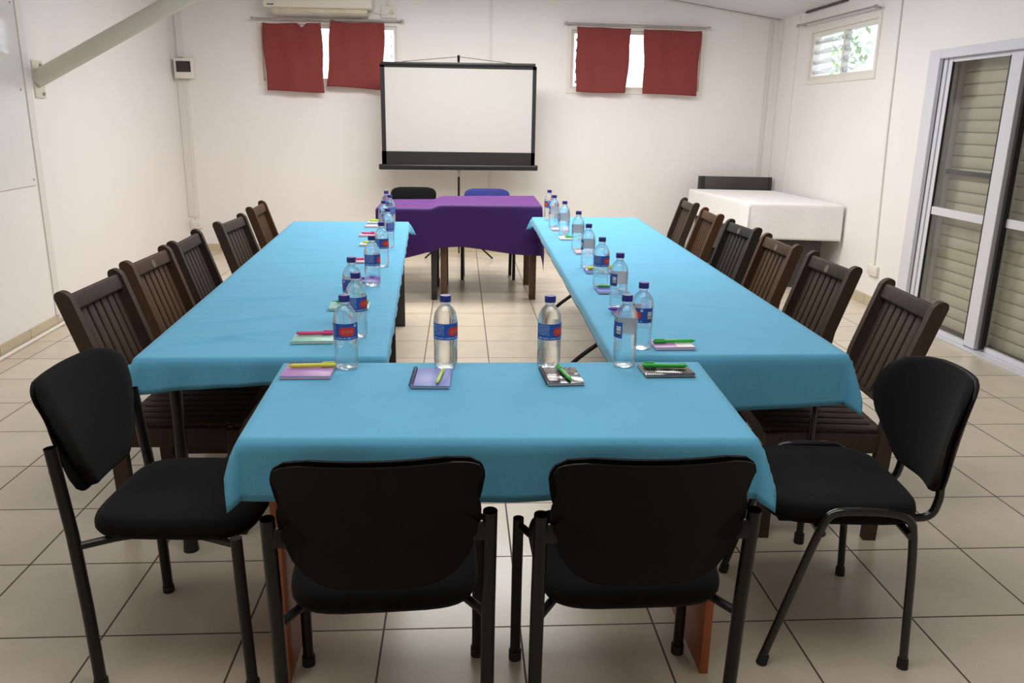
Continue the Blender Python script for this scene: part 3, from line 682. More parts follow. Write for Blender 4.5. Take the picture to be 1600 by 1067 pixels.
# right row: folding tables on bent tubes
t, c0 = table_under('folding_table', 'folding table with bent tube legs under near right turquoise cloth', QR, .005, .495, 0)
def bent(t, c0, y, pts, bar=True):
    for x0, sg in pts:
        P = lambda dx, z: (x0+sg*dx-c0.x, y-c0.y, z)
        b = nb(); tube(b, [P(-.03, .013), P(-.025, .05), P(.0, .11), P(.09, .19), P(.20, .27), P(.25, .36), P(.26, .55), P(.26, ZT-.036)], .0135, 12, smooth_iters=2); obj('leg', b, M['tube_gloss'], t)
    if bar:
        xa, xb2 = pts[0][0]+pts[0][1]*.26, pts[1][0]+pts[1][1]*.26
        b = nb(); tube(b, [(xa-c0.x, y-c0.y, .50), (xb2-c0.x, y-c0.y, .50)], .011, 10); obj('stretcher', b, M['tube_gloss'], t)
for x in (1.86, 2.404):
    b = nb(); tube(b, [(x-c0.x, .495-c0.y, .012), (x-c0.x, .495-c0.y, ZT-.036)], .0135, 12); lg = obj('leg', b, M['tube_gloss'], t)
    b = nb(); tube(b, [(x-c0.x, .495-c0.y, 0), (x-c0.x, .495-c0.y, .04)], .0185, 14); obj('rubber_foot', b, M['rubber'], lg)
bent(t, c0, 2.445, [(1.755, 1), (2.49, -1)])
t, c0 = table_under('folding_table', 'folding table with bent tube legs under far right turquoise cloth', QR, .505, .995, 0)
bent(t, c0, 3.89, [(1.80, 1), (2.53, -1)])
for x in (2.20, 2.46):
    b = nb(); tube(b, [(x-c0.x, 3.13-c0.y, .012), (x-c0.x, 3.13-c0.y, ZT-.036)], .0135, 12); obj('leg', b, M['tube_gloss'], t)
cloth('tablecloth', QR, ZT, (lambda t: .20+.012*math.sin(4*t), .12, .09, lambda t: .055+.05*max(0, (t-.95)/.05)), M['blue'], 'turquoise cloth over the right row of tables, smooth with one crossways crease', 8, folds=(.007, 7), flare=.35, ridge=.0012,
      wr=lambda x, y: .0065*math.exp(-((y-2.35-.02*x)/.011)**2)*min(1, max(0, (x-1.93)/.1))+.006*math.exp(-((y-1.35+.35*(x-2))/.014)**2)*min(1, max(0, (x-1.93)/.1))*max(0, 1-abs(x-2.2)/.28), corner=(.25, 1.0, 1.2, .6), group='turquoise tablecloths')

# purple-covered pair of desks
def leg_table(name, label, x0, x1, y0, y1, zt, m, lw, inset=.02):
    t = thing(name, label, 'table', ((x0+x1)/2, (y0+y1)/2, 0)); cx, cy = (x0+x1)/2, (y0+y1)/2
    b = nb(); bx(b, (0, 0, zt-.02), (x1-x0, y1-y0, .03), bev=.002); obj('tabletop', b, m, t)
    for sx in (x0+inset+lw/2, x1-inset-lw/2):
        for sy in (y0+inset+lw/2, y1-inset-lw/2):
            b = nb(); bx(b, (sx-cx, sy-cy, (zt-.035)/2), (lw, lw, zt-.035), bev=.003); obj('leg', b, m, t)
    b = nb()
    for sy in (y0+inset+lw/2, y1-inset-lw/2): bx(b, (0, sy-cy, zt-.085), (x1-x0-2*inset-2*lw, .02, .09))
    for sx in (x0+inset+lw/2, x1-inset-lw/2): bx(b, (sx-cx, 0, zt-.085), (.02, y1-y0-2*inset-2*lw, .09))
    obj('apron', b, m, t, smooth=False)
    return t
leg_table('wooden_table', 'brown wooden table under the right of the purple cloth', .905, 1.79, 4.81, 5.57, .832, M['brown_wood'], .058)
leg_table('wooden_table', 'dark lower wooden table under the left of the purple cloth', .40, .899, 4.81, 5.45, .803, M['dark_wood'], .05, .005)
def zp(x, y):
    t = min(1, max(0, (x-.84)/.10)); t = t*t*(3-2*t); return .808*(1-t)+.838*t
cloth('tablecloth', [(.385, 4.785), (1.80, 4.795), (1.815, 5.73), (.385, 5.535)], .835,
      (lambda t: .475-.10*min(1, t/.3)+.012*math.sin(9*t)+.055*max(0, t-.5)*2, lambda t: .37, .25, lambda t: .38), M['purple'], 'purple cloth draped over two tables of unequal height by the screen', 2, folds=(.006, 6), flare=.12, ridge=.0005, zfun=zp, corner=(.1, .5, .3, .3))

# white-covered dark desk in the far right corner
wd = thing('desk', 'dark panelled desk under the white cloth in the far right corner', 'table', (0, 0, 0))
QW = [(3.867, 5.434), (4.725, 5.30), (4.640, 6.86), (3.715, 7.00)]
def wp(u, v): p = quad_pt(QW, u, v); return p
b = nb(); cs = [wp(.015, .01), wp(.985, .01), wp(.985, .99), wp(.015, .99)]
lo = [b.verts.new((p.x, p.y, .785)) for p in cs]; hi = [b.verts.new((p.x, p.y, .815)) for p in cs]
b.faces.new(list(reversed(lo))); b.faces.new(hi)
for k in range(4): b.faces.new((lo[k], lo[(k+1) % 4], hi[(k+1) % 4], hi[k]))
obj('tabletop', b, M['grey_dark'], wd, smooth=False)
def panel(u0, v0, u1, v1, z0, z1, th, name):
    a, c_ = wp(u0, v0), wp(u1, v1); d = (c_-a).normalized(); n = Vector((-d.y, d.x)); b = nb()
    prism(b, [(0, 0), (1, 0), (1, 1), (0, 1)], th, (a.x-n.x*th/2, a.y-n.y*th/2, z0), (c_.x-a.x, c_.y-a.y, 0), (0, 0, z1-z0), (n.x, n.y, 0)); obj(name, b, M['grey_dark'], wd, smooth=False)
panel(.06, .06, .86, .06, 0, .785, .03, 'leg'); panel(.06, .93, .86, .93, 0, .785, .03, 'leg'); panel(.08, .09, .08, .90, .25, .785, .025, 'modesty_panel')
cloth('tablecloth', QW, .82, (.345, .25, .10, .27), M['white_cloth'], 'white cloth over the dark desk in the far right corner', 4, folds=(.004, 5), flare=.15, ridge=.001, corner=(.6, .05, .1, .1))
hb = thing('wooden_headboard', 'charcoal upright board standing behind the white-covered desk', 'headboard', (4.29, 7.22, 0), R(-7))
b = nb(); bx(b, (.03, 0, .62), (.74, .03, .66), bev=.002); obj('panel', b, M['grey_dark'], hb)
for s in (-.375, .42):
    b = nb(); bx(b, (s, -.004, .4755), (.07 if s < 0 else .03, .045, .951), bev=.002); obj('post', b, M['dark_wood'], hb)

# ------------------------------------------------------------------ wooden slatted chairs (local: faces +x, floor at z=0)
def chair_wood():
    t = thing('wooden_chair', 'x', 'chair')
    def post_pts(): return [(-.200, 0), (-.205, .25), (-.212, .45), (-.245, .65), (-.335, .925)]
    for s in (-1, 1):
        y = s*.222; b = nb(); w, th = .056, .034
        pts = post_pts(); out_f, out_b = [], []
        for i, (x, z) in enumerate(pts):
            ww = w*(.85 if i == 0 else 1)
            out_f.append((x+ww/2, z)); out_b.append((x-ww/2, z))
        # rounded top
        x, z = pts[-1]; ang = math.atan2(.09, .275); arc = []
        for k in range(1, 8):
            a = PI*k/8; lx, lz = w/2*math.cos(a), w/2*math.sin(a)*.95
            arc.append((x+lx*math.cos(ang)-lz*math.sin(ang), z+lx*math.sin(ang)*.0+lz*math.cos(ang)))
        prism(b, out_f+arc+list(reversed(out_b)), th, (0, y-th/2, 0), (1, 0, 0), (0, 0, 1), (0, 1, 0)); obj('rear_leg', b, M['wood'], t, ang=30)
        b = nb(); bx(b, (.215, y, .215), (.05, .038, .43), bev=.003); obj('front_leg', b, M['wood'], t)
    lean = Matrix.Rotation(-math.atan2(.09, .275), 3, 'Y')
    b = nb(); bx(b, (-.326, 0, .900), (.030, .41, .062), lean, bev=.009, seg=3); obj('top_rail', b, M['wood'], t)
    b = nb(); bx(b, (-.236, 0, .535), (.028, .41, .05), lean, bev=.004); obj('lower_rail', b, M['wood'], t)
    b = nb()
    for k in range(7):
        y = (k-3)*.0575; bx(b, (-.2835, y, .714), (.016, .043, .375), lean, bev=.003)
    obj('back_slats', b, M['wood'], t)
    b = nb()
    for k in range(7):
        y = (k-3)*.063; bx(b, (.01, y, .442), (.43, .052, .018), bev=.004)
    bx(b, (.235, 0, .442), (.03, .44, .020), bev=.005); bx(b, (-.19, 0, .4415), (.03, .40, .018))
    obj('seat_slats', b, M['wood'], t)
    b = nb()
    for s in (-1, 1): bx(b, (0, s*.222, .398), (.39, .024, .074), bev=.002)
    bx(b, (.215, 0, .398), (.024, .40, .074), bev=.002); bx(b, (-.208, 0, .398), (.024, .40, .074), bev=.002)
    obj('seat_apron', b, M['wood'], t)
    for s in (-1, 1):
        b = nb(); bx(b, (0, s*.222, .16), (.37, .02, .032), bev=.002); obj('stretcher', b, M['wood'], t)
    b = nb(); tube(b, [(-.318, 0, .897), (-.3085, 0, .900)], .019, 20); md = obj('medallion', b, M['medallion_metal'], t); md['label'] = 'pale round disc set in the top rail'
    return t
proto = chair_wood()
cols = [(.060, .040, .030), (.085, .050, .030), (.052, .036, .032), (.064, .047, .036), (.085, .045, .025), (.040, .036, .033)]
LW = [((-.296, .647), (-.294, 1.086), 0, 0), ((-.321, 1.275), (-.316, 1.712), 1, 1), ((-.323, 1.855), (-.345, 2.291), 2, 0), ((-.324, 2.613), (-.300, 3.089), 3, 0), ((-.339, 3.413), (-.364, 3.939), 4, 0)]
RW = [((2.825, .485), (2.866, .970), 3, 0), ((2.860, 1.207), (2.859, 1.688), 0, 1), ((2.862, 1.866), (2.867, 2.338), 1, 1), ((2.895, 2.549), (2.875, 3.019), 5, 1), ((2.889, 3.241), (2.917, 3.760), 4, 0), ((2.939, 4.009), (2.971, 4.539), 3, 0)]
LLAB = ['dark wooden slatted chair nearest the camera on the left side', 'wooden slatted chair with a round disc, second from the near end on the left', 'purplish dark slatted chair, third from the near end on the left, overlapping its neighbour',
        'greyish slatted chair standing after the gap in the left row', 'reddish brown slatted chair at the far end of the left row']
RLAB = ['large slatted wooden chair nearest the camera on the right side', 'slatted chair with a round disc, second from the near end on the right', 'slatted chair with a round disc, third from the near end on the right',
        'nearly black slatted chair with a disc in the right row', 'reddish brown slatted chair, second from the far end on the right', 'slatted wooden chair at the far end of the right row']
first = True
for rows, labs, side, grp in ((LW, LLAB, 1, 'wooden chairs along the left tables'), (RW, RLAB, -1, 'wooden chairs along the right tables')):
    for (a, c_, ci, med), lab in zip(rows, labs):
        a, c_ = Vector(a), Vector(c_); d = (c_-a).normalized(); mid = (a+c_)/2
        f = Vector((d.y, -d.x))*side; f = f if f.x*side > 0 else -f
        loc = mid+f*.338; rz = math.atan2(f.y, f.x)
        if first: o = proto; o.location = (loc.x, loc.y, 0); o.rotation_euler = (0, 0, rz); o['label'] = lab; o['group'] = grp; first = False
        else: o = dup(proto, (loc.x, loc.y, 0), rz, lab, grp)
        for ch in o.children:
            k = random.uniform(.9, 1.1); ch.color = (*[x*k*w_ for x, w_ in zip(cols[ci], (.86, .78, .72))], 1)
for o in [x for x in C.objects if x.get('category') == 'chair']:
    pass
# only four chairs show the disc
for rows, labs in ((LW, LLAB), (RW, RLAB)):
    for (a, c_, ci, med), lab in zip(rows, labs):
        if not med:
            o = next(x for x in C.objects if x.get('label') == lab)
            for ch in list(o.children):
                if ch.name.startswith('medallion'): bpy.data.objects.remove(ch)

# ------------------------------------------------------------------ black visitor chairs (local: faces +y)
def pad(bm, outline_fn, n_u, n_v, thick, place):
    pass
def seat_pad(bm, w, d, zt, zb, wf=1.0):
    """rounded-rectangle cushion, crowned, front edge rolled"""
    N = 40; rings = []
    def rr(k, s):
        a = 2*PI*k/N; e = 4.5; cx, cy = math.cos(a), math.sin(a)
        x = w/2*math.copysign(abs(cx)**(2/e), cx)*s; y = d/2*math.copysign(abs(cy)**(2/e), cy)*s
        return x*(1+(wf-1)*(.5+y/d)), y
    for s, z in ((.90, zb), (.97, zb+.004), (1.0, zb+.018), (1.0, zb+.034), (.985, zt-.012), (.95, zt-.003), (.85, zt+.001), (.6, zt+.004), (.3, zt+.005)):
        ring = []
        for k in range(N):
            x, y = rr(k, s); dz = -.014*max(0, (y/(d/2))-.45)**1.0*(1 if z > zb+.02 else 0); ring.append(bm.verts.new((x, y, z+dz)))
        rings.append(ring)
    for A, B in zip(rings, rings[1:]):
        for k in range(N): bm.faces.new((A[k], A[(k+1) % N], B[(k+1) % N], B[k]))
    bm.faces.new(list(reversed(rings[0]))); bm.faces.new(rings[-1])
def back_sheet(bm, prof, zc0, xback, thick, curve, lean, n=16, shrink=1.0, puff=0.0, rec=.55):
    """prof: list of (z, halfwidth); sheet faces +y with its middle at y=xback; concave across; closed solid"""
    F, B = [], []
    for (z, hw) in prof:
        hw *= shrink; rf, rb = [], []
        for k in range(n+1):
            u = 2*k/n-1; x = hw*u; y = xback-(z-zc0)*lean-rec*max(0, z-.68)**2+curve*(x/.22)**2
            e = max(0, 1-u*u); zz = (z-prof[0][0])/(prof[-1][0]-prof[0][0]); ez = max(0, 1-(2*zz-1)**4)
            th = thick*(.35+.65*min(1, (e*4)**.5)*min(1, ez*3+.15))+puff*e*ez
            rf.append(bm.verts.new((x, y+th, z))); rb.append(bm.verts.new((x, y, z)))
        F.append(rf); B.append(rb)
    m = len(prof)
    for j in range(m-1):
        for k in range(n):
            bm.faces.new((F[j][k], F[j][k+1], F[j+1][k+1], F[j+1][k])); bm.faces.new((B[j][k], B[j+1][k], B[j+1][k+1], B[j][k+1]))
        bm.faces.new((F[j][0], F[j+1][0], B[j+1][0], B[j][0])); bm.faces.new((F[j][n], B[j][n], B[j+1][n], F[j+1][n]))
    for k in range(n):
        bm.faces.new((F[0][k], B[0][k], B[0][k+1], F[0][k+1])); bm.faces.new((F[m-1][k], F[m-1][k+1], B[m-1][k+1], B[m-1][k]))
def smooth_prof(pr, n=26):
    out = []; zs = [p[0] for p in pr]
    for i in range(n+1):
        z = zs[0]+(zs[-1]-zs[0])*(.5-.5*math.cos(PI*i/n))
        for (z0, w0), (z1, w1) in zip(pr, pr[1:]):
            if z0 <= z <= z1+1e-9:
                t = (z-z0)/(z1-z0); t = t*t*(3-2*t)*.5+t*.5; out.append((z, w0+(w1-w0)*t)); break
    return out
SHELL = smooth_prof([(.540, .100), (.548, .135), (.575, .172), (.62, .200), (.68, .218), (.735, .222), (.775, .210), (.80, .213), (.832, .222), (.852, .214), (.864, .196), (.872, .160)])
CUSH = smooth_prof([(.545, .07), (.556, .112), (.59, .142), (.65, .180), (.71, .206), (.77, .223), (.815, .229), (.845, .222), (.868, .197), (.880, .145)])
def chair_visitor(name, label, fabric=None, sticker=False, foot=None):
    t = thing(name, label, 'chair')
    hw = .241; fab = fabric or M['fabric']
    for s in (-1, 1):
        b = nb(); tube(b, [(s*hw*.985, -.215, .0), (s*hw, -.222, .25), (s*hw, -.235, .47), (s*hw, -.262, .722)], .0165, 16, caps=False)
        tube(b, [(s*hw, -.259, .696), (s*hw, -.2585, .690)], .0145, 16, caps=True); lg = obj('rear_leg', b, M['tube'], t)
        b = nb(); tube(b, [(s*hw*.985, -.215, 0), (s*hw*.985, -.215, .022)], .019, 14); obj('foot_cap', b, foot or M['rubber'], lg)
        b = nb(); tube(b, [(s*.248, .215, .0), (s*.248, .205, .30), (s*.247, .200, .472)], .0155, 16); lg = obj('front_leg', b, M['tube'], t)
        b = nb(); tube(b, [(s*.248, .215, 0), (s*.248, .215, .03 if not foot else .055)], .019 if not foot else .024, 14); obj('foot_cap', b, foot or M['rubber'], lg)
        b = nb(); tube(b, [(s*hw, -.232, .437), (s*.19, -.15, .437), (s*.17, -.10, .437)], .011, 10); obj('seat_bracket', b, M['tube'], t)
        b = nb(); tube(b, [(s*.247, .200, .452), (s*.20, .13, .440), (s*.18, .08, .440)], .011, 10); obj('seat_bracket', b, M['tube'], t)
        b = nb(); bx(b, (s*.228, -.262, .675), (.05, .014, .045), bev=.003); obj('back_bracket', b, M['tube'], t)
    b = nb(); seat_pad(b, .452, .455, .502, .446, 1.02); obj('seat', b, fab, t, ang=60)
    b = nb(); bx(b, (0, -.005, .443), (.36, .33, .012), bev=.004); obj('seat_pan', b, M['plastic'], t)
    b = nb(); back_sheet(b, SHELL, .55, -.270, .016, .040, .20); sh_ = obj('back_shell', b, M['plastic'], t, ang=50)
    for s in (-1, 1):
        b = nb(); tube(b, [(s*.180, -.255, .688), (s*.180, -.2745, .688)], [.035, .033], 20); obj('bolt_cover', b, M['plastic'], sh_)
    b = nb(); back_sheet(b, CUSH, .55, -.254, .022, .040, .20, puff=.018); obj('back_cushion', b, fab, t, ang=60)
    if sticker:
        b = nb()
        n = 8
        for k in range(n):
            a0, a1 = R(215+k*100/n), R(215+(k+1)*100/n)
            for_z = ((.484, .524))
            def P(a, z): return (-hw+.0172*math.cos(a), -.2335+.0172*math.sin(a), z)
            b.faces.new([b.verts.new(P(a0, for_z[0])), b.verts.new(P(a1, for_z[0])), b.verts.new(P(a1, for_z[1])), b.verts.new(P(a0, for_z[1]))])
        st = obj('sticker', b, M['white_block'], t); st['label'] = 'small white sticker with a red cross'
        b = nb()
        for (a0, a1, z0, z1) in ((246, 294, .499, .509), (263, 277, .490, .518)):
            for k in range(3):
                p, q_ = R(a0+(a1-a0)*k/3), R(a0+(a1-a0)*(k+1)/3)
                def P(a, z): return (-hw+.0176*math.cos(a), -.2335+.0176*math.sin(a), z)
                b.faces.new([b.verts.new(P(p, z0)), b.verts.new(P(q_, z0)), b.verts.new(P(q_, z1)), b.verts.new(P(p, z1))])
        obj('red_cross', b, M['red_cross'], st)
    return t
c1 = chair_visitor('office_chair', 'black visitor chair seen from behind, with a small sticker on its left post', sticker=True)
c1.location = (.914, -.362, 0); c1.rotation_euler = (0, 0, R(2.9)); c1['group'] = 'black visitor chairs around the front desk'
c2 = chair_visitor('office_chair', 'black visitor chair seen from behind, right one of the near pair')
c2.location = (1.516, -.367, 0); c2.rotation_euler = (0, 0, R(1.0)); c2['group'] = 'black visitor chairs around the front desk'
c3 = dup(c2, (.318, -.004, 0), R(-90-3.0), 'black visitor chair at the left end of the front desk, facing right', 'black visitor chairs around the front desk')
c4 = chair_visitor('office_chair', 'black chair behind the purple table, left of the screen pole', fabric=M['fabric'], foot=M['foot_clear'])
c4.location = (.63, 5.78, 0); c4.rotation_euler = (0, 0, R(180)); c4['group'] = 'chairs behind the purple table'
c5 = chair_visitor('office_chair', 'blue fabric chair behind the purple table, right of the screen pole', fabric=M['fabric_blue'], foot=M['foot_clear'])
c5.location = (1.365, 5.68, 0); c5.rotation_euler = (0, 0, R(180)); c5['group'] = 'chairs behind the purple table'
# back-rest covers of the two chairs at the purple table are fabric behind too
for ch in c5.children:
    if ch.name.startswith('back_shell'): pass

# right chair: bent-tube frame
def chair_iso():
    t = thing('office_chair', 'black padded chair on bent glossy tube frame, right end of the front desk', 'chair', group='black visitor chairs around the front desk')
    for s in (-1, 1):
        x = s*.256
        b = nb(); tube(b, [(x, .213, .018), (x*.985, .085, .462), (x*.98, .060, .498), (x*.98, .0, .503), (x*.98, -.10, .503), (x*.98, -.155, .490), (x*.985, -.180, .450), (x, -.205, .018)], .0125, 14, smooth_iters=2); lg = obj('leg', b, M['tube_gloss'], t)
        for (px, py, dy) in ((x, .213, .006), (x, -.205, -.001)):
            b = nb(); tube(b, [(px, py, 0), (px, py-dy, .03)], [.0165, .0155], 14); obj('foot_cap', b, M['rubber'], lg)
        b = nb(); tube(b, [(s*.13, .08, .425), (s*.13, -.22, .425), (s*.13, -.285, .432), (s*.13, -.300, .49), (s*.13, -.298, .525)], .0125, 14, smooth_iters=2); obj('back_support', b, M['tube_gloss'], t)
    b = nb(); 
    for y in (.085, -.165): tube(b, [(-.262, y, .436), (.262, y, .436)], .0115, 12)
    obj('cross_bar', b, M['tube_gloss'], t)
    b = nb(); seat_pad(b, .475, .455, .508, .448, 1.02); obj('seat', b, M['fabric'], t, ang=60)
    b = nb(); bx(b, (0, .0, .446), (.40, .38, .012), bev=.004); obj('seat_pan', b, M['plastic'], t)
    P1 = smooth_prof([(.500, .08), (.510, .125), (.545, .168), (.60, .212), (.65, .245), (.70, .260), (.755, .258), (.805, .238), (.838, .20), (.852, .15), (.857, .10)])
    b = nb(); back_sheet(b, P1, .55, -.335, .02, .075, .13, rec=.3); obj('back_shell', b, M['plastic'], t, ang=50)
    b = nb(); back_sheet(b, P1, .55, -.317, .022, .075, .13, puff=.018, shrink=.98, rec=.3); obj('back_cushion', b, M['fabric'], t, ang=60)
    return t
c6 = chair_iso(); c6.location = (2.235, .028, 0); c6.rotation_euler = (0, 0, R(90-5.0))

# ------------------------------------------------------------------ water bottles
def bottle_proto():
    t = thing('water_bottle', 'x', 'bottle')
    prof = [(.004, .010), (.018, .006), (.028, .0015), (.034, .004), (.0375, .012), (.0385, .024), (.0385, .06), (.0378, .070), (.0388, .080), (.0388, .098), (.0393, .103), (.0393, .158), (.0388, .163), (.0375, .174),
            (.0345, .186), (.0295, .197), (.0225, .2065), (.0172, .2115), (.0148, .2150), (.0148, .2200), (.0172, .2210), (.0172, .2235), (.0140, .2240), (.0135, .236), (.004, .237)]
    b = nb(); lathe(b, prof, 40, wob=lambda a, z: 1+(.10*math.cos(5*2*PI*a)*max(0, 1-z/.022) if z < .022 else 0)); obj('bottle_body', b, M['bottle'], t, ang=80)
    b = nb(); lathe(b, [(.0165, .2245), (.0180, .2250), (.0182, .228), (.0182, .242), (.0172, .2455), (.006, .246)], 36, wob=lambda a, z: 1+(.012*math.cos(36*PI*a) if z < .243 else 0)); obj('cap', b, M['cap'], t, ang=50)
    # label wraps two thirds of the way round; front mid at angle 0
    def arc(a0, a1, z0, z1, r, nu, nv, rounded=False):
        b = nb(); uvl = b.loops.layers.uv.new('UVMap'); g = []
        for j in range(nv+1):
            row = []
            for i in range(nu+1):
                u, v = i/nu, j/nv; a = a0+(a1-a0)*u; z = z0+(z1-z0)*v
                row.append((b.verts.new((r*math.cos(a), r*math.sin(a), z)), u, v))
            g.append(row)
        for j in range(nv):
            for i in range(nu):
                qd = (g[j][i], g[j][i+1], g[j+1][i+1], g[j+1][i]); 
                if rounded:
                    u, v = (i+.5)/nu, (j+.5)/nv; ex, ey = abs(u-.5)*2, abs(v-.5)*2; asp = (a1-a0)*r/(z1-z0)
                    cx = max(0, ex*asp-(asp-1)); 
                    if cx > 0 and math.hypot(cx, ey) > 1.03: continue
                f = b.faces.new([x[0] for x in qd])
                for lp, x in zip(f.loops, qd): lp[uvl].uv = (x[1], x[2])
        return b
    def link(name, b, m, parent):
        me = bpy.data.meshes.new(name); b.to_mesh(me); b.free(); me.materials.append(m); me.shade_smooth()
        o = bpy.data.objects.new(name, me); C.objects.link(o); o.parent = parent; return o
    lb = link('label', arc(R(-120), R(120), .1035, .1575, .0397, 60, 12), M['label'], t)
    link('red_mark', arc(R(-28), R(50), .117, .146, .0401, 40, 20, True), M['pill'], lb)
    return t
BP = bottle_proto()
ord_ = ['first', 'second', 'third', 'fourth', 'fifth', 'sixth', 'seventh', 'eighth', 'ninth']
# rotation: direction (deg, world) in which the label front (u=.5) points; -90 looks at the camera
LB = [(.714, .740, -35), (.655, 1.08, 170), (.672, 1.709, -25), (.668, 2.244, -55), (.643, 2.936, 20), (.575, 3.424, 10), (.580, 3.860, 15), (.525, 4.19, 0)]
RB = [(1.758, .575, -160), (1.798, 1.231, 128), (1.801, 1.713, -55), (1.814, 2.235, 100), (1.848, 2.88, 80), (1.840, 3.521, 90), (1.817, 3.977, 100), (1.828, 4.44, 200)]
FB = [(.727, .345, -85, 'water bottle at the left end of the front desk, red mark facing the camera'), (1.053, .345, -48, 'water bottle on the front desk, second from the left, beside a blue notebook'),
      (1.396, .342, -48, 'water bottle on the front desk, third from the left, behind the dark notebook'), (1.655, .36, 122, 'water bottle at the right end of the front desk, its label turned away')]
BL = [(x, y, a, l, 'water bottles on the front desk') for x, y, a, l in FB]
for row, side in ((LB, 'left'), (RB, 'right')):
    for k, (x, y, a) in enumerate(row):
        lab = '%s clear water bottle from the near end of the %s turquoise table row' % (ord_[k], side)
        if k == len(row)-1: lab = 'farthest clear water bottle, at the screen end of the %s turquoise table row' % side
        BL.append((x, y, a, lab, 'water bottles on the %s tables' % side))
for k, (x, y, a, lab, grp) in enumerate(BL):
    loc = (x, y, ZT+.0035)
    if k == 0: BP.location = loc; BP.rotation_euler = (0, 0, R(a)); BP['label'] = lab; BP['group'] = grp
    else: dup(BP, loc, R(a), lab, grp)

# ------------------------------------------------------------------ notebooks and pens
def notebook(x, y, w, d, rz, cover, spiral, label, grp, block=None):
    t = thing('notebook', label, 'notebook', (x, y, ZT+.0035), R(rz), grp)
    h = .010
    b = nb(); bx(b, (0, 0, h/2), (w*.97, d*.97, h-.003)); obj('pages', b, M['paper'], t, smooth=False)
    b = nb(); bx(b, (0, 0, h-.0006), (w, d, .0016), bev=.0005); bx(b, (0, 0, .0008), (w, d, .0016), bev=.0005); cv = obj('cover', b, cover, t)
    if block:
        b = nb(); bx(b, (block[0]*w, block[1]*d, h+.0004), (block[2]*w, block[3]*d, .0006)); obj('white_panel', b, M['white_block'], cv, smooth=False)
    if spiral:
        b = nb(); horiz = spiral in 'fn'; L = w if horiz else d; n = int(L/.0075)
        for k in range(n):
            s = -L/2+.006+k*(L-.012)/(n-1); e = {'f': d/2, 'n': -d/2, 'l': -w/2, 'r': w/2}[spiral]; ring = []
            for j in range(9):
                a = 2*PI*j/9; o = e+.0065*math.cos(a); z = h/2+.0062+.0065*math.sin(a)*1.0-.0008
                ring.append((s, o, z) if horiz else (o, s, z))
            tube(b, ring+[ring[0]], .0009, 5, caps=False)
        obj('spiral_binding', b, M['wire'], t)
    return t
def pen(p0, p1, m, label, grp, r=.0055):
    p0, p1 = Vector((*p0, 0)), Vector((*p1, 0)); d = p1-p0; L = d.length
    t = thing('pen', label, 'pen', (p0.x, p0.y, ZT+.0035+.0118+r), math.atan2(d.y, d.x), grp)
    b = nb(); tube(b, [(.012, 0, 0), (L*.72, 0, 0)], r, 12); tube(b, [(.0, 0, 0), (.012, 0, 0)], [.0015, r*.95], 12); obj('barrel', b, m, t)
    b = nb(); tube(b, [(L*.70, 0, 0), (L*.97, 0, 0), (L, 0, 0)], [r*1.18, r*1.15, r*.8], 12); cp = obj('cap', b, m, t)
    b = nb(); bx(b, (L*.86, 0, r*1.35), (L*.24, .004, .0022)); obj('clip', b, m, cp)
    return t
G1, G2, G3 = 'notebooks on the front desk', 'notebooks on the left tables', 'notebooks on the right tables'
P1, P2, P3 = 'pens on the front desk', 'pens on the left tables', 'pens on the right tables'
notebook(.612, .292, .158, .142, 0, M['lilac_cover'], 'f', 'lilac spiral notebook at the left end of the front desk', G1)
pen((.545, .305), (.695, .317), M['yellow_pen'], 'yellow-green pen on the lilac notebook', P1, .0068)
notebook(1.012, .212, .118, .185, -2, M['periwinkle_cover'], 'l', 'periwinkle blue notebook on the front desk, beside second bottle', G1)
pen((1.030, .128), (1.046, .268), M['lime_pen'], 'lime pen lying upright on the periwinkle notebook', P1)
notebook(1.427, .225, .116, .165, 3, M['dark_cover'], 'l', 'dark glossy photo-covered notebook on the front desk, third from left', G1)
pen((1.446, .150), (1.421, .300), M['green_pen'], 'green pen lying upright on the dark glossy notebook', P1, .0065)
notebook(1.782, .288, .165, .125, 1, M['dark_cover'], 'n', 'dark spiral notebook at the right end of the front desk', G1)
pen((1.855, .290), (1.705, .300), M['green_pen'], 'thick green pen across the dark spiral notebook', P1, .0075)
notebook(.560, .700, .150, .125, 3, M['mint_cover'], 'f', 'mint spiral notebook nearest the front desk on left tables', G2)
pen((.490, .716), (.628, .726), M['pink_pen'], 'pink pen on the nearest mint notebook of the left tables', P2, .0068)
notebook(.620, 1.235, .170, .135, 3, M['mint_cover'], 'f', 'mint notebook under a green pen, second along the left tables', G2)
pen((.556, 1.26), (.70, 1.25), M['green_pen'], 'green pen on the second mint notebook of the left tables', P2, .0075)
notebook(.630, 1.825, .115, .13, 0, M['violet_cover'], None, 'violet notebook beside the third bottle of the left tables', G2)
pen((.60, 1.80), (.67, 1.86), M['purple_pen'], 'purple pen on the violet notebook of the left tables', P2)
notebook(.535, 2.39, .13, .12, 0, M['pink_cover'], 'f', 'pink notebook beside the fourth bottle of the left tables', G2, (0, 0, .8, .6))
pen((.50, 2.37), (.585, 2.39), M['pink_pen'], 'pink pen on the nearest pink notebook of the left tables', P2, .007)
notebook(.515, 3.02, .12, .11, 0, M['pale_cover'], None, 'pale notebook with green pen, midway along the left tables', G2)
pen((.465, 3.03), (.56, 3.03), M['lime_pen'], 'lime pen on the pale notebook of the left tables', P2, .007)
notebook(.460, 3.45, .12, .11, 0, M['pink_cover'], None, 'pink notebook beyond the pale one on the left tables', G2, (0, 0, .8, .5))
pen((.41, 3.45), (.505, 3.45), M['pink_pen'], 'pink pen on the pink notebook beyond the pale one', P2, .007)
notebook(.445, 3.93, .12, .11, 0, M['pink_cover'], None, 'farthest pink notebook on the left tables', G2, (0, 0, .8, .5))
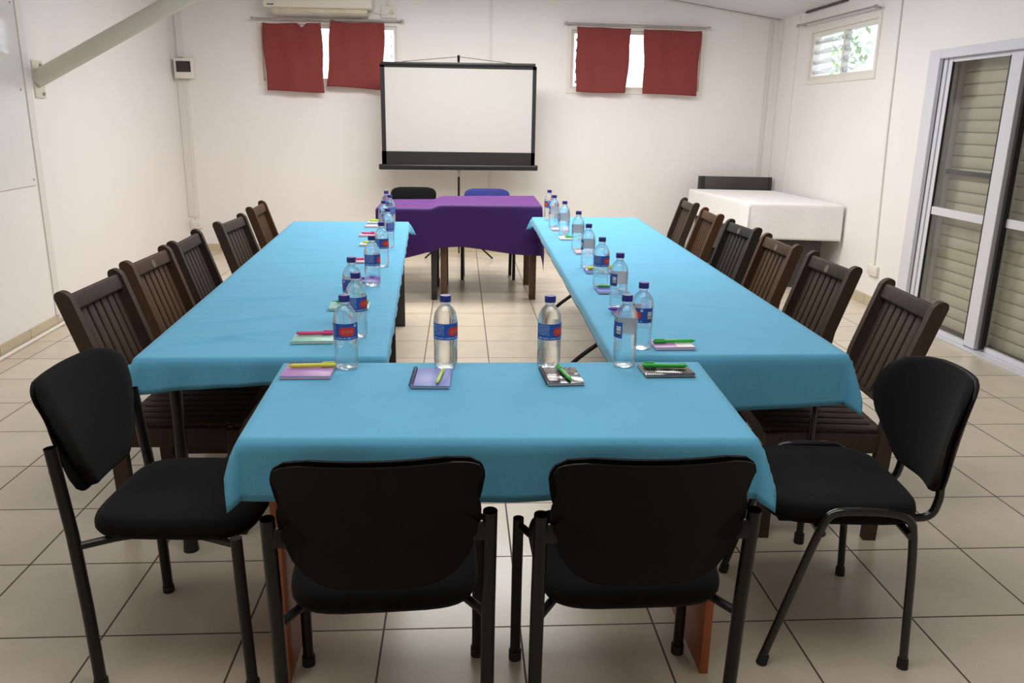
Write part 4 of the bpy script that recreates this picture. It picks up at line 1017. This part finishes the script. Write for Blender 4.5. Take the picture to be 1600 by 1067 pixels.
notebook(.425, 4.155, .09, .09, 0, M['pale_cover'], None, 'pale notebook at the far end of the left tables', G2)
pen((.385, 4.17), (.46, 4.17), M['lime_pen'], 'lime pen at the far end of the left tables', P2, .007)
notebook(1.882, .605, .150, .115, 1, M['lilac_cover'], None, 'lilac notebook with white panel, nearest on the right tables', G3, (.27, 0, .42, .9))
pen((1.972, .612), (1.81, .598), M['green_pen'], 'green pen across the lilac notebook of the right tables', P3, .0065)
notebook(1.825, 1.10, .14, .12, 2, M['violet_cover'], None, 'violet notebook behind the second bottle of the right tables', G3)
pen((1.736, 1.128), (1.86, 1.12), M['purple_pen'], 'purple pen sticking out over the violet right-hand notebook', P3, .0075)
notebook(1.836, 1.590, .150, .140, 0, M['blue_cover'], None, 'dark blue notebook with green pen on the right tables', G3, (.3, 0, .2, .5))
pen((1.765, 1.625), (1.89, 1.615), M['green_pen'], 'green pen on the dark blue notebook', P3, .0065)
notebook(1.862, 2.105, .16, .13, 0, M['blue_cover'], None, 'blue notebook with yellow pen on the right tables', G3, (0, .2, .9, .4))
pen((1.79, 2.10), (1.945, 2.135), M['yellow_pen'], 'yellow pen on the blue notebook of the right tables', P3, .0085)
notebook(1.880, 2.755, .13, .12, 0, M['pink_cover'], None, 'pink notebook beside the fifth bottle of the right tables', G3, (0, .1, .7, .3))
notebook(1.858, 3.36, .14, .14, 0, M['pale_cover'], None, 'pale notebook with green pen on the right tables', G3)
pen((1.82, 3.33), (1.92, 3.35), M['green_pen'], 'green pen on the pale notebook of the right tables', P3, .007)
notebook(1.848, 3.83, .13, .12, 0, M['pink_cover'], None, 'farthest pink notebook on the right tables', G3, (0, .1, .8, .5))

# ------------------------------------------------------------------ camera
cd = bpy.data.cameras.new('camera'); cam = bpy.data.objects.new('camera', cd); C.objects.link(cam)
r = Vector((0.9980118839341205, -0.060984775913006245, 0.01591026816580192)); u = Vector((0.0008394625256384104, 0.26527957486916504, 0.9641711686520723)); f = Vector((0.06302043183710633, 0.9622409283875194, -0.2648033627184314))
mw = Matrix((r, u, -f)).transposed().to_4x4(); mw.translation = Vector((1.102993, -2.245417, 1.560126)); cam.matrix_world = mw
cd.sensor_width = 36; cd.lens = 36*1267.0/1600; cd.clip_start = .05
bpy.context.scene.camera = cam

# ------------------------------------------------------------------ light
def area(name, loc, size, power, col, rot=(0, 0, 0)):
    l = bpy.data.lights.new(name, 'AREA'); l.shape = 'RECTANGLE'; l.size, l.size_y = size; l.energy = power; l.color = col
    o = bpy.data.objects.new(name, l); C.objects.link(o); o.location = loc; o.rotation_euler = rot; return o
area('ceiling_light', (1.0, 5.2, 2.98), (2.2, .9), 105, (1.0, .97, .94))
area('ceiling_light', (1.5, 2.7, 2.98), (2.0, .9), 56, (1.0, .97, .94))
area('ceiling_light', (2.9, 4.6, 2.82), (.9, 1.6), 38, (1.0, .97, .95))
area('ceiling_light', (1.1, -.6, 3.0), (3.0, 1.2), 42, (1.0, .96, .91))

w = bpy.data.worlds.new('world'); bpy.context.scene.world = w; w.use_nodes = True
bg = w.node_tree.nodes['Background']; bg.inputs['Color'].default_value = (.86, .92, 1.0, 1); bg.inputs['Strength'].default_value = 3.5

sc = bpy.context.scene
sc.view_settings.view_transform = 'Standard'; sc.view_settings.look = 'None'; sc.view_settings.exposure = 0; sc.view_settings.gamma = 1
cy = sc.cycles
cy.max_bounces = 14; cy.transparent_max_bounces = 32; cy.transmission_bounces = 14; cy.diffuse_bounces = 6; cy.glossy_bounces = 6
cy.use_denoising = True; cy.sample_clamp_indirect = 6.0; cy.caustics_refractive = True; cy.caustics_reflective = False; cy.blur_glossy = .5
